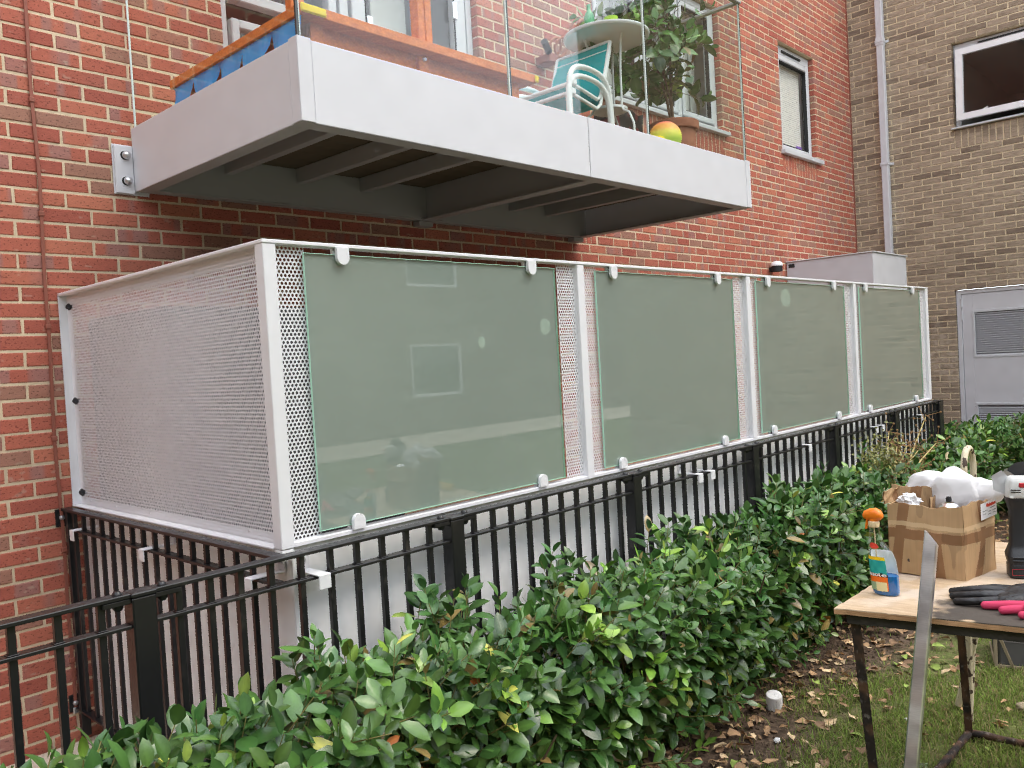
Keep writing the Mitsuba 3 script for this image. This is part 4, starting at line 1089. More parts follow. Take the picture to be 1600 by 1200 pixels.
def crumple(m, c, rad, seed, k=.42, lv=3, freq=14):
    s = trimesh.creation.icosphere(lv, 1.0); v = s.vertices.copy()
    d = meshkit.noise(v * freq * .12 + seed, seed) - .5; d2 = np.abs(meshkit.noise(v * freq * .3 + 3, seed + 5) - .5)
    v = v * (1 + k * d + k * .9 * (d2 - .25))[:, None] * np.asarray(rad) + np.asarray(c)
    return m.add(v, s.faces)
scene['bag_white'] = {'type': 'principledthin', 'base_color': rgb(.90, .90, .91), 'roughness': .45, 'diff_trans': .5, 'eta': 1.4}
def sheet_bag(m, c, rad, seed):
    """Thin film bunched up: a smooth lump with sharp folds running over it and a ragged spread edge."""
    s = trimesh.creation.icosphere(4, 1.0); v = s.vertices; rr = np.random.default_rng(seed); k = np.ones(len(v))
    for _ in range(18):
        d = norm(rr.normal(0, 1, 3)); q = v @ d * rr.uniform(1.8, 4.5) + rr.uniform(0, 6); k += .040 * (1 - 2 * np.abs(np.sin(q))) / (1 + .22 * _)
    k += .5 * (meshkit.noise(v * 1.3 + seed, seed) - .5)
    m.add(v * k[:, None] * np.asarray(rad) + np.asarray(c), s.faces)
m = MB(); sheet_bag(m, (1.775, -3.335, 1.125), (.062, .110, .088), 11); sheet_bag(m, (1.79, -3.240, 1.14), (.045, .075, .065), 12); sheet_bag(m, (1.80, -3.430, 1.135), (.045, .065, .055), 13)
b = whole('carrier_bag', m, 'bag_white', 'crumpled white plastic bag stuffed into the top of the cardboard box', 'bag', smooth=35)
m = MB(); crumple(m, (1.665, -3.215, 1.105), (.032, .036, .030), 4, .7, 3, 24)
whole('crumpled_tissue', m, 'paper_white', 'small crumpled white tissue in the left corner of the cardboard box', 'tissue', smooth=35)
can = thing('spray_can', 'black aerosol can with a silver top standing in the cardboard box', 'spray can')
c0 = (1.652, -3.352, .93)
m = MB(); m.lathe([(0, 0), (.032, 0), (.033, .003), (.033, .163), (.0325, .166)], 28, c0); scene['can_black'] = principled((.012, .012, .02), .25, .5); put('body', m, 'can_black', can, smooth=40)
m = MB(); m.lathe([(.0325, .166), (.034, .167), (.034, .170), (.028, .178), (.020, .182), (.016, .1825), (.016, .186), (0, .187)], 28, c0); put('top', m, 'chrome', can, smooth=40)
m = MB(); m.lathe([(0, .186), (.009, .186), (.009, .198), (.007, .203), (0, .204)], 16, c0); put('nozzle', m, 'rubber_black', can, smooth=40)

# ---- trigger bottle of blue glass cleaner
bot = thing('spray_bottle', 'trigger bottle half full of blue cleaner with an orange head on the workbench', 'spray bottle')
bx, by = 1.322, -3.246; bz = tz(bx, by) + .001
PROF = [(.000, .034, .021, .000), (.004, .040, .0245, .000), (.012, .0425, .026, .001), (.075, .0435, .0265, .005), (.115, .042, .026, .009), (.140, .037, .0245, .014), (.158, .029, .0215, .021), (.176, .0215, .0185, .0275), (.198, .0165, .016, .031), (.222, .0150, .0150, .0325)]
PZ = np.array(PROF)
def bottle_ring(z, grow=0.0, n=36, a0=0.0, a1=2 * np.pi):
    w, d, o = (np.interp(z, PZ[:, 0], PZ[:, k]) for k in (1, 2, 3)); t = np.linspace(a0, a1, n, endpoint=abs(a1 - a0) < 6.28)
    c, s = np.cos(t), np.sin(t); e = .72
    return np.column_stack([bx + np.sign(s) * np.abs(s) ** e * (d + grow) * -1, by + o + np.sign(c) * np.abs(c) ** e * (w + grow), np.full(len(t), bz + z)])
def bottle_skin(zs, grow=0.0, n=36, a0=0.0, a1=2 * np.pi, cap=False):
    v = np.vstack([bottle_ring(z, grow, n, a0, a1) for z in zs]); f = []; full = abs(a1 - a0) > 6.28
    for i in range(len(zs) - 1):
        for k in range(n if full else n - 1):
            q = (k + 1) % n; f.append([i * n + k, i * n + q, (i + 1) * n + q, (i + 1) * n + k][::-1])
    if cap:
        v = np.vstack([v, v[:n].mean(0), v[-n:].mean(0)]); m_ = len(v)
        f = [x for t in f for x in (t[:3], [t[0], t[2], t[3]])] + [[m_ - 2, k, (k + 1) % n] for k in range(n)] + [[m_ - 1, (len(zs) - 1) * n + (k + 1) % n, (len(zs) - 1) * n + k] for k in range(n)]
    return v, np.array(f)
scene['bottle_plastic'] = {'type': 'thindielectric', 'int_ior': 1.4, 'specular_transmittance': rgb(.95, .98, .99)}
scene['blue_liquid'] = principled((.001, .12, .36), .08, .6)
scene['orange_plastic'] = principled((.82, .20, .012), .32, .5); scene['cream_plastic'] = principled((.66, .52, .30), .4, .5)
zs = np.unique(np.concatenate([PZ[:, 0], np.linspace(.0, .222, 24)]))
put('body', bottle_skin(zs), 'bottle_plastic', bot, smooth=True)
zl = np.linspace(.0025, .066, 10); put('cleaner', bottle_skin(zl, -.0018, cap=True), 'blue_liquid', bot, smooth=30, label='blue liquid filling the lower part of the bottle')
zt = np.linspace(.0665, .142, 12)
scene['back_label'] = principled((.86, .87, .88), .5, .3)
put('back_label', bottle_skin(zt, -.0022, 20, math.pi * 1.05, math.pi * 1.95), 'back_label', bot, smooth=True)
def label_color(p, n, uv):
    x, y = uv.x, uv.y                                                          # x: 0..1 across, y: 0..1 up
    c = mix((.015, .29, .27), (.04, .42, .36), noise(x * 6, y * 8, 1.0))
    c = dr.select(y < .44 + .06 * dr.sin(x * 3.0), mi.Color3f(.80, .155, .018), c)
    c = dr.select((y < .24) & (x < .62), mi.Color3f(.30, .42, .25), c)
    c = dr.select(y > .90, mi.Color3f(.88, .58, .02), c)
    return c
scene['label_print'] = principled(mikit.proc(label_color), .35, .45)
zt = np.linspace(.018, .128, 14); n = 18; a0, a1 = .16, 1.86
uv = np.array([[k / (n - 1), j / 13] for j in range(14) for k in range(n)])
lab = put('label', bottle_skin(zt, .0006, n, a0, a1), 'label_print', bot, smooth=True, uv=uv, label='teal and orange printed label wrapped round the front')
def on_bottle(text, z, h, ang, grow, mat, name):
    t = meshkit.text_mesh(text, h, .0002, bold=True); v = t.vertices.copy(); wd = v[:, 0].max()
    zz = z + v[:, 1]; w, d, o = (np.interp(zz, PZ[:, 0], PZ[:, k]) for k in (1, 2, 3))
    th = ang + v[:, 0] / .034; c, s = np.cos(th), np.sin(th); e = .72; gr = grow + v[:, 2]
    v = np.column_stack([bx - np.sign(s) * np.abs(s) ** e * (d + gr), by + o + np.sign(c) * np.abs(c) ** e * (w + gr), bz + zz])
    put(name, (v, t.faces[:, ::-1]), mat, lab)
scene['print_white'] = principled((.82, .82, .82), .4, .4); scene['print_dark'] = principled((.02, .02, .025), .4, .4)
on_bottle('Muscle', .0635, .0118, .27, .0011, 'print_dark', 'lettering_shadow'); on_bottle('Muscle', .0645, .0108, .30, .0015, 'print_white', 'lettering')
v, f = bottle_skin(np.linspace(.016, .046, 5), .0012, 8, 1.22, 1.78); scene['label_cream'] = principled((.72, .64, .33), .4, .4); put('panel', (v, f), 'label_cream', lab, smooth=True)
t = np.linspace(0, 2 * np.pi, 21)[:-1]; nz = .163
v = np.array([bottle_ring(nz + .010 * math.sin(a), .0010, 2, math.pi / 2 - .2 + .42 * math.cos(a), 2.0)[0] for a in t]); v = np.vstack([bottle_ring(nz, .0012, 2, math.pi / 2 - .2, 2.0)[0], v])
put('seal', (v, np.array([[0, 1 + (k + 1) % 20, 1 + k] for k in range(20)])), 'print_red', bot, label='small round red sticker on the bottle shoulder')
hy = by + .0325
m = MB(); m.lathe([(0, .222), (.0165, .222), (.0175, .226), (.0175, .238), (.015, .242), (0, .242)], 22, (bx, hy, bz)); put('collar', m, 'cream_plastic', bot, smooth=40)
m = MB(); m.tube([[bx, hy, bz + .02], [bx, hy - .004, bz + .12], [bx, hy, bz + .23]], .0022, 8); put('dip_tube', m, 'cream_plastic', bot, smooth=40)
sec = []
for yy, zc, hz, hx in ((.034, .258, .006, .008), (.030, .260, .013, .012), (.012, .262, .020, .0165), (-.008, .264, .022, .018), (-.022, .262, .017, .016), (-.030, .260, .006, .008)):
    a = np.linspace(0, 2 * np.pi, 17)[:-1]; sec.append(np.column_stack([bx + hx * np.cos(a), np.full(16, hy + yy), bz + zc + hz * np.sin(a)]))
m = MB(); m.mesh(trimesh.Trimesh(np.vstack(sec)).convex_hull.subdivide()); m.lathe([(0, .240), (.0135, .240), (.0135, .255), (0, .255)], 18, (bx, hy, bz)); hd = put('trigger_head', m, 'orange_plastic', bot, smooth=50)
m = MB(); m.beam([bx, hy + .020, bz + .250], [bx, hy + .026, bz + .212], .012, .006, up=(0, 1, 0), b=.002); put('trigger', m, 'orange_plastic', hd)

# ---- cordless angle grinder standing on its battery
gr = thing('angle_grinder', 'cordless angle grinder with a grey head and black body standing on its battery', 'power tool')
g0 = np.array([1.735, -3.545, tz(1.735, -3.545) + .001]); GX = norm([-.93, -.36, 0]); GY = norm(np.cross([0, 0, 1], GX)); GAX = np.array([GX, GY, [0, 0, 1.0]])   # GX towards the path, GY to the right
scene['tool_black'] = principled((.022, .024, .027), .42, .45); scene['tool_grey'] = principled((.56, .57, .55), .4, .5); scene['tool_red'] = principled((.42, .02, .03), .4, .5)
scene['disc_dark'] = principled((.05, .05, .05), .8, .3)
def rounded(sections, n=24):
    """Lofted body: (z, half x, half y, centre x) with squarish rounded sections."""
    a = np.linspace(0, 2 * np.pi, n + 1)[:-1]; e = .55; v = []
    for z, hx, hy_, cx in sections:
        c, s = np.cos(a), np.sin(a); v.append(np.column_stack([cx + hx * np.sign(c) * np.abs(c) ** e, hy_ * np.sign(s) * np.abs(s) ** e, np.full(n, z)]))
    v = np.vstack(v); f = []
    for i in range(len(sections) - 1):
        for k in range(n):
            q = (k + 1) % n; f += [[i * n + k, i * n + q, (i + 1) * n + q], [i * n + k, (i + 1) * n + q, (i + 1) * n + k]]
    v = np.vstack([v, [0, 0, sections[0][0]], [0, 0, sections[-1][0]]]); m_ = len(v)
    f += [[m_ - 2, (k + 1) % n, k] for k in range(n)] + [[m_ - 1, (len(sections) - 1) * n + k, (len(sections) - 1) * n + (k + 1) % n] for k in range(n)]
    return v @ GAX + g0, np.array(f)
def gbox(m, lo, hi, b=.003):
    return m.box(lo, hi, b, GAX, g0)
bt = put('battery', rounded([(0, .045, .036, 0), (.003, .049, .039, 0), (.040, .049, .039, 0), (.047, .046, .037, 0)]), 'tool_black', gr, smooth=40, label='black battery with a red outlined plate')
m = MB(); gbox(m, [.049, -.030, .012], [.0503, .030, .0135], .0002); gbox(m, [.049, -.030, .032], [.0503, .030, .0335], .0002); gbox(m, [.049, -.0315, .012], [.0503, -.030, .0335], .0002); gbox(m, [.049, .030, .012], [.0503, .0315, .0335], .0002); gbox(m, [.049, .004, .019], [.0503, .024, .0205], .0002); gbox(m, [.049, .004, .026], [.0503, .024, .0275], .0002); put('trim', m, 'tool_red', bt)
put('body', rounded([(.0475, .047, .038, 0), (.062, .049, .041, -.002), (.075, .048, .043, -.004), (.092, .038, .036, -.006), (.110, .031, .030, -.006), (.165, .029, .028, -.006), (.225, .030, .028, -.005), (.245, .035, .033, -.003), (.262, .040, .038, 0), (.272, .041, .039, 0)]), 'tool_black', gr, smooth=45)
m = MB()
for k in range(2):
    gbox(m, [.046, -.030, .058 + k * .011], [.0515, .032, .064 + k * .011], .002)
for k in range(4):
    gbox(m, [-.02, .0405, .066 + k * .009], [.02, .0455, .070 + k * .009], .001)
put('vent_ribs', m, 'tool_black', gr)
put('gear_head', rounded([(.2725, .040, .037, 0), (.278, .043, .040, 0), (.298, .042, .039, .002), (.325, .036, .035, .004), (.338, .028, .030, .004), (.343, .018, .022, .003)]), 'tool_grey', gr, smooth=45, label='pale grey gear head')
m = MB(); gbox(m, [.038, -.002, .309], [.046, .020, .325], .003); put('lock_button', m, 'tool_red', gr)
m = MB()
for k in range(2):
    gbox(m, [.040, -.026, .292 + k * .007], [.0455, .004, .295 + k * .007], .001)
put('cooling_slot', m, 'dark_gap', gr)
for s in (-.030, .024):
    m = MB(); gbox(m, [.036, s, .272], [.046, s + .012, .2785], .002); put('screw_boss', m, 'tool_grey', gr)
dc = np.array([-.045, .030, .322])
Q = np.array([norm(GX * .5 + GY * .86), [0, 0, 1.0], norm(np.cross(GX * .5 + GY * .86, [0, 0, 1]))])
def dplace(v):
    return v @ Q + g0 + dc @ GAX
a = np.linspace(0, 2 * np.pi, 41)[:-1]; R = .0625
v = []
for rr, zz in ((.010, .0015), (R, .0012), (R, -.0012), (.010, -.0015)):
    v.append(np.column_stack([rr * np.cos(a), rr * np.sin(a), np.full(40, zz)]))
v = np.vstack(v); f = [[i * 40 + k, i * 40 + (k + 1) % 40, ((i + 1) % 4) * 40 + (k + 1) % 40, ((i + 1) % 4) * 40 + k] for i in range(4) for k in range(40)]
put('cutting_disc', (dplace(v), np.array(f)), 'disc_dark', gr, smooth=40)
v = np.vstack([np.column_stack([rr * np.cos(a), rr * np.sin(a), np.full(40, zz)]) for rr, zz in ((0, .012), (.022, .012), (.024, .004), (.024, -.004), (0, -.004))]); put('flange_nut', (dplace(v), np.array([[i * 40 + k, i * 40 + (k + 1) % 40, (i + 1) * 40 + (k + 1) % 40, (i + 1) * 40 + k] for i in range(4) for k in range(40)])), 'tool_black', gr, smooth=40)
ag = np.linspace(math.radians(150), math.radians(330), 22); v = np.vstack([np.column_stack([rr * np.cos(ag), rr * np.sin(ag), np.full(22, zz)]) for rr, zz in ((.026, .012), (.067, .012), (.069, .008), (.069, -.014), (.067, -.014), (.067, .006), (.026, .0105))])
put('guard', (dplace(v), np.array([[i * 22 + k, i * 22 + k + 1, (i + 1) * 22 + k + 1, (i + 1) * 22 + k] for i in range(6) for k in range(21)])), 'galvanised', gr, smooth=30)
def gpt(x, y, z):
    return np.array([x, y, z]) @ GAX + g0
fl = [gpt(.010, -.036, .278), gpt(.030, -.075, .300), gpt(.020, -.078, .345), gpt(.0, -.045, .362), gpt(-.004, -.022, .335)]
m = MB(); v = np.array(fl + [p - GX * .002 for p in fl]); m.add(v, [[0, 1, 2], [0, 2, 3], [0, 3, 4], [5, 7, 6], [5, 8, 7], [5, 9, 8]] + [x for k in range(5) for x in ([k, 5 + (k + 1) % 5, (k + 1) % 5], [k, 5 + k, 5 + (k + 1) % 5])]); put('spark_shield', m, 'galvanised', gr, label='loose grey metal shield at the side of the head')

# ---- two rubber-palmed gloves
import manifold3d as m3
def hull_chain(balls):
    """One surface over a chain of balls (x, y, z, radius)."""
    def ball(b):
        return m3.Manifold.sphere(b[3], 20).translate([float(t) for t in b[:3]])
    return [m3.Manifold.batch_hull([ball(a), ball(b)]) for a, b in zip(balls, balls[1:])]
def soft(parts, length=.006, it=10):
    s = m3.Manifold.batch_boolean(parts, m3.OpType.Add).refine_to_length(length)
    q = s.to_mesh(); t = trimesh.Trimesh(q.vert_properties[:, :3], q.tri_verts); t.merge_vertices()
    return trimesh.smoothing.filter_taubin(t, lamb=.55, nu=.56, iterations=it)
def gl(x, y, h, rad):
    return (x, y, tz(x, y) + h, rad)
parts = []
palm = [m3.Manifold.sphere(b[3], 20).translate([float(t) for t in b[:3]]) for b in (gl(1.395, -3.575, .022, .020), gl(1.335, -3.580, .018, .017), gl(1.455, -3.60, .024, .021), gl(1.375, -3.68, .030, .024), gl(1.465, -3.69, .036, .025), gl(1.43, -3.62, .038, .016))]
parts.append(m3.Manifold.batch_hull(palm))
parts += hull_chain([gl(1.340, -3.580, .018, .0145), gl(1.312, -3.535, .018, .0125), gl(1.300, -3.490, .014, .0115), gl(1.302, -3.462, .011, .0105)])     # nearest finger, hanging lowest
parts += hull_chain([gl(1.372, -3.575, .026, .0155), gl(1.352, -3.522, .026, .0140), gl(1.345, -3.476, .020, .0130), gl(1.350, -3.440, .013, .0120)])
parts += hull_chain([gl(1.405, -3.575, .030, .0155), gl(1.395, -3.520, .032, .0140), gl(1.392, -3.468, .024, .0130), gl(1.398, -3.425, .014, .0120)])
parts += hull_chain([gl(1.445, -3.590, .026, .0150), gl(1.445, -3.535, .026, .0135), gl(1.447, -3.490, .018, .0120), gl(1.452, -3.462, .012, .0110)])
parts += hull_chain([gl(1.400, -3.655, .032, .0190), gl(1.352, -3.632, .026, .0165), gl(1.318, -3.600, .019, .0150)])                                     # thumb folded along the palm
parts.append(m3.Manifold.batch_hull([m3.Manifold.sphere(b[3], 20).translate([float(t) for t in b[:3]]) for b in (gl(1.395, -3.69, .030, .022), gl(1.47, -3.70, .036, .023), gl(1.50, -3.80, .052, .026), gl(1.43, -3.81, .046, .025))]))
parts.append(m3.Manifold.batch_hull([m3.Manifold.sphere(b[3], 20).translate([float(t) for t in b[:3]]) for b in (gl(1.50, -3.64, .045, .014), gl(1.58, -3.66, .075, .013), gl(1.52, -3.74, .058, .016), gl(1.60, -3.75, .080, .014))]))
def rubber_color(p, n, uv):
    return mix((.012, .012, .013), (.055, .055, .058), smoothstep(.5, .75, fbm(p.x * 28, p.y * 28, p.z * 28)) * .8)
scene['glove_rubber'] = principled(mikit.proc(rubber_color), .42, .45, bump=lambda p, n, uv: fbm(p.x * 70, p.y * 70, p.z * 70), bscale=.0035, beps=.0006)
whole('work_glove', soft(parts, .005, 8), 'glove_rubber', 'black rubber coated work glove lying on the scorched edge of the workbench', 'glove', smooth=True)
parts = [m3.Manifold.batch_hull([m3.Manifold.sphere(b[3], 20).translate([float(t) for t in b[:3]]) for b in (gl(1.275, -3.66, .020, .015), gl(1.335, -3.67, .022, .015), gl(1.27, -3.75, .020, .017), gl(1.36, -3.76, .024, .018))])]
parts += hull_chain([gl(1.320, -3.665, .018, .0145), gl(1.305, -3.61, .018, .0130), gl(1.293, -3.562, .014, .0125), gl(1.290, -3.545, .0125, .0120)])
parts += hull_chain([gl(1.285, -3.665, .018, .0140), gl(1.268, -3.625, .016, .0125), gl(1.258, -3.600, .013, .0120)])
parts += hull_chain([gl(1.345, -3.665, .018, .0140), gl(1.338, -3.60, .014, .0110), gl(1.345, -3.55, .010, .0095), gl(1.352, -3.515, .009, .0085)])
parts += hull_chain([gl(1.262, -3.690, .016, .0130), gl(1.240, -3.672, .014, .0115), gl(1.232, -3.655, .0125, .0110)])
parts += hull_chain([gl(1.360, -3.690, .018, .0140), gl(1.375, -3.640, .012, .0110), gl(1.382, -3.600, .010, .0095)])
scene['glove_pink'] = principled((.56, .05, .12), .75, .3)
whole('work_glove', soft(parts, .005, 8), 'glove_pink', 'pink fabric work glove half under the black one', 'glove', smooth=True)

# ---- bare steel section leaning on the bench edge
def steel_color(p, n, uv):
    s = fbm(p.x * 9 + p.z * 5, p.y * 9, p.z * 11); return mix((.55, .55, .57), (.86, .86, .88), smoothstep(.30, .68, s)) * (.93 + .14 * noise(p.x * 90, p.y * 90, p.z * 420))
scene['bare_steel'] = {'type': 'twosided', 'bsdf': {'type': 'principled', 'base_color': mikit.proc(steel_color), 'metallic': .9, 'specular': .5, 'roughness': mikit.proc(lambda p, n, uv: .17 + .16 * smoothstep(.35, .65, fbm(p.x * 14 + p.z * 8, p.y * 14, p.z * 18)))}}
t0, t1 = np.array([.853, -3.396, .004]), np.array([1.152, -3.442, 1.085]); d = norm(t1 - t0); L = np.linalg.norm(t1 - t0)
sa = norm(np.array([.13, -.99, 0])); sa = norm(sa - d * (sa @ d)); sb = np.cross(d, sa)
w = .036; FR = np.array([d, sa, sb]); hw, ch, th = w / 2, .0035, .003
oct_ = np.array([[hw, -hw + ch], [hw, hw - ch], [hw - ch, hw], [-hw + ch, hw], [-hw, hw - ch], [-hw, -hw + ch], [-hw + ch, -hw], [hw - ch, -hw]])
inn_ = oct_ * (hw - th) / hw
def ring(sec, top):
    x = (L + .030 - (sec[:, 0] + hw) * 1.05) if top else np.zeros(8)                           # mitred upper end
    return np.column_stack([x, sec]) @ FR + t0
v = np.vstack([ring(oct_, False), ring(oct_, True), ring(inn_, True), ring(inn_, False)]); f = []
for j in range(4):
    for k in range(8):
        q = (k + 1) % 8; f.append([j * 8 + k, j * 8 + q, ((j + 1) % 4) * 8 + q, ((j + 1) % 4) * 8 + k])
m = MB(); m.add(v, f)
whole('steel_tube', m, 'bare_steel', 'bare square steel tube with a mitred end leaning against the workbench', 'metal tube')

# ---- things on the lawn
tr = thing('hand_truck', 'hand truck with a chipped cream tube handle standing behind the workbench', 'hand truck')
def chip_color(p, n, uv):
    return mix((.60, .53, .38), (.075, .052, .038), smoothstep(.60, .66, fbm(p.x * 42, p.y * 42, p.z * 26)))
scene['chipped_cream'] = principled(mikit.proc(chip_color), .6, .35)
h0, h1 = np.array([2.37, -3.210, 0]), np.array([2.53, -3.204, 0])
a = np.linspace(0, np.pi, 13); c = (h0 + h1) / 2; e = (h1 - h0) / 2
pts = [h0 + [.05, .03, .02], h0 + [0, 0, .75], h0 + [0, 0, 1.12]] + [c - e * math.cos(t) + np.array([0, 0, 1.12 + .085 * math.sin(t)]) for t in a[1:-1]] + [h1 + [0, 0, 1.12], h1 + [0, 0, .75], h1 + [.03, .06, .02]]
m = MB(); m.tube(pts, .0135, 12); put('frame', m, 'chipped_cream', tr, smooth=50)
for z in (.62, .93):
    m = MB(); m.tube([h0 + [0, .01, z], h1 + [0, .01, z]], .010, 10); put('cross_bar', m, 'chipped_cream', tr, smooth=50)
m = MB(); m.tube([[2.545, -3.10, .025], [2.50, -3.20, .40], [2.47, -3.215, .62]], .015, 10); put('strut', m, 'chipped_cream', tr, smooth=50)
cs = thing('tool_case', 'dark grey tool case with beige edging lying on the lawn beyond the bench', 'case')
cax = np.array([norm([.30, -.95, 0]), norm([.95, .30, 0]), [0, 0, 1.0]]); cp = np.array([3.17, -3.11, .004])
scene['case_grey'] = principled((.10, .095, .09), .8, .25); scene['case_beige'] = principled((.30, .24, .16), .75, .25)
m = MB(); m.box([0, 0, 0], [.50, .34, .155], .02, cax, cp); put('body', m, 'case_grey', cs)
m = MB()
for z in (.004, .145):
    m.box([-.008, -.010, z], [.508, -.002, z + .016], .003, cax, cp); m.box([-.012, -.012, z], [-.002, .345, z + .016], .003, cax, cp)
m.box([-.013, -.013, .0], [.004, .004, .165], .003, cax, cp); put('edging', m, 'case_beige', cs)
m = MB(); m.beam(cp + np.array([.02, -.02, .15]) @ cax, cp + np.array([.07, -.02, .01]) @ cax, .014, .004, up=(1, 0, 0)); put('strap', m, 'case_beige', cs)
m = MB(); a1 = np.array([[.90, .35, .26], [-.36, .93, .05], [-.22, -.14, .96]]); m.lathe([(0, -.036), (.034, -.036), (.0375, -.032), (.0375, .030), (.034, .036), (.010, .037), (0, .037)], 28, (2.085, -2.440, .040), np.array([norm(q) for q in a1]))
scene['roll_white'] = principled((.80, .79, .78), .85, .2)
whole('white_plastic_cap', m, 'roll_white', 'small white cylindrical cap lying at the edge of the lawn', 'cap', smooth=40)
for i, (x, y, s, lab_) in enumerate(((1.78, -2.60, .018, 'little crumpled white scrap of paper on the grass nearest the white cap'), (2.30, -2.96, .014, 'tiny white paper scrap in the grass beneath the workbench'))):
    m = MB(); crumple(m, (x, y, s * .7), (s, s * .8, s * .6), 30 + i, .8, 2, 22); whole('paper_scrap', m, 'paper_white', lab_, 'litter', smooth=30)
m = MB(); crumple(m, (1.83, -3.17, .03), (.03, .04, .028), 41, .8, 3, 24); whole('plastic_wrapper', m, 'bottle_plastic', 'clear crumpled plastic wrapper in the grass by the bench stretcher', 'litter', smooth=30)
for i, (x, y, s) in enumerate(((2.70, -3.32, .034), (2.64, -3.36, .026))):
    m = MB(); crumple(m, (x, y, s * .55), (s, s * .8, s * .6), 50 + i, .5, 2, 14)
    if i == 0: scene['stone_tan'] = principled((.32, .26, .18), .85, .2)
    whole('stone', m, 'stone_tan', ('larger' if i == 0 else 'smaller') + ' of two tan stones lying in the grass beneath the workbench', 'stone', smooth=40)
cut = thing('laurel_cutting', 'fallen laurel sprig with green leaves lying on the soil at the foot of the hedge', 'twig')
m = MB(); m.tube([[1.30, -2.30, .012], [1.42, -2.36, .02], [1.52, -2.39, .022]], .0022, 6); put('stem', m, 'green_twig', cut)
P = np.array([[1.50, -2.385, .024], [1.53, -2.39, .024], [1.56, -2.395, .022], [1.47, -2.37, .022], [1.58, -2.40, .018]]); V, F, C = leaves(P, np.array([[1, .5, .1], [1, -.3, .15], [1, .0, .05], [.6, -1, .1], [1, .9, 0]], float), np.array([[.1, .1, 1.0]] * 5), np.full(5, .075), np.full(5, .032), np.array([[.09, .17, .03]] * 5), r)
for k in range(5):
    put('leaf', (V[k], LF), 'leaf_thin', cut, smooth=True, color=C[k])
yl = thing('yellow_tool', 'yellow tool just visible on the far edge of the workbench beyond the grinder', 'tool')
m = MB(); m.box([.31, 1.02, .001], [.56, 1.045, .045], .004, TAX, TP); scene['tool_yellow'] = principled((.72, .47, .02), .4, .45); put('body', m, 'tool_yellow', yl)
m = MB(); m.box([.42, 1.0195, .018], [.46, 1.0196 + .026, .030], .001, TAX, TP); put('vial', m, 'label_cream', yl)

# ---------------------------------------------------------------- on the balcony
r = np.random.default_rng(77)
FL = 2.932
def wood_color(p, n, uv):
    g = fbm(p.x * 6 + p.y * 6, p.y * 34 + p.x * 34, p.z * 46); return mix((.54, .12, .020), (.74, .22, .045), g) * (.9 + .2 * noise(p.x * 160, p.y * 160, p.z * 160))
scene['orange_wood'] = principled(mikit.proc(wood_color), .5, .35, bump=grain_bump(70), bscale=.0008)
st = thing('sandpit_table', 'orange stained wooden play table with upright posts behind the balcony glass', 'play table')
SX0, SX1, SY0, SY1, SZ = .400, 1.785, -1.455, -.310, 3.137
for lo, hi in (([SX0, SY0, SZ - .042], [SX1, SY0 + .105, SZ]), ([SX0, SY1 - .105, SZ - .042], [SX1, SY1, SZ]), ([SX0, SY0 + .1055, SZ - .042], [SX0 + .105, SY1 - .1055, SZ]), ([SX1 - .105, SY0 + .1055, SZ - .042], [SX1, SY1 - .1055, SZ])):
    m = MB(); m.box(lo, hi, .003); put('ledge', m, 'orange_wood', st)
for y in (SY0 + .075, SY1 - .095):
    m = MB(); m.box([SX0 + .075, y, FL + .001], [SX1 - .075, y + .020, SZ - .0425], .002); put('side_board', m, 'orange_wood', st)
for x in (SX0 + .075, SX1 - .095):
    m = MB(); m.box([x, SY0 + .0955, FL + .001], [x + .020, SY1 - .0955, SZ - .0425], .002); put('side_board', m, 'orange_wood', st)
for x in (SX0 + .076, 1.045, SX1 - .136):
    for y in (SY0 + .0555, SY1 - .0745):
        m = MB(); m.box([x, y, FL + .001], [x + .060, y + .019, SZ - .0426], .002); put('stud', m, 'orange_wood', st)
for y in (SY0 + .045, SY1 - .10):
    for x in (1.045, 1.0885):
        m = MB(); m.box([x, y, SZ + .0005], [x + .040, y + .055, 4.55], .003); put('upright', m, 'orange_wood', st)
m = MB(); m.tube([[1.075, SY0 + .055, 3.075], [1.075, SY0 + .044, 3.075]], .008, 10); put('screw', m, 'galvanised', st)
scene['bumper_yellow'] = principled((.80, .58, .012), .55, .3)
for x, y, sx in ((SX0, SY0, 1), (SX1, SY0, -1)):
    m = MB(); m.box([x - .006 * sx, y - .014, SZ - .040], [x + (.112 if sx > 0 else .02) * sx, y - .0005, SZ - .006], .005); put('corner_bumper', m, 'bumper_yellow', st)
scene['blue_cloth'] = {'type': 'principledthin', 'base_color': rgb(.05, .32, .72), 'roughness': .6, 'diff_trans': .35, 'eta': 1.3}
bu = thing('bunting', 'blue scalloped cloth bunting hanging along the left edge of the orange play table', 'bunting')
ny, scal = 121, 5.0; ys_ = np.linspace(SY0 + .02, SY1 - .02, ny); t = (ys_ - ys_[0]) / (ys_[-1] - ys_[0]) * scal
drop = .012 + .135 * np.abs(np.sin(np.pi * t)) ** .6
rows = []
for q in np.linspace(0, 1, 7):
    rows.append(np.column_stack([SX0 + .012 - .040 * q * np.abs(np.sin(np.pi * t)) + .010 * np.sin(t * 9) * q, ys_, SZ - .044 - drop * q]))
v = np.vstack(rows); f = [[j * ny + i, j * ny + i + 1, (j + 1) * ny + i + 1, (j + 1) * ny + i] for j in range(6) for i in range(ny - 1)]
put('cloth', (v, np.array(f)), 'blue_cloth', bu, smooth=True)
m = MB(); m.tube([[SX0 + .012, SY0 + .02, SZ - .046], [SX0 + .012, SY1 - .02, SZ - .046]], .003, 6); put('cord', m, 'blue_cloth', bu)

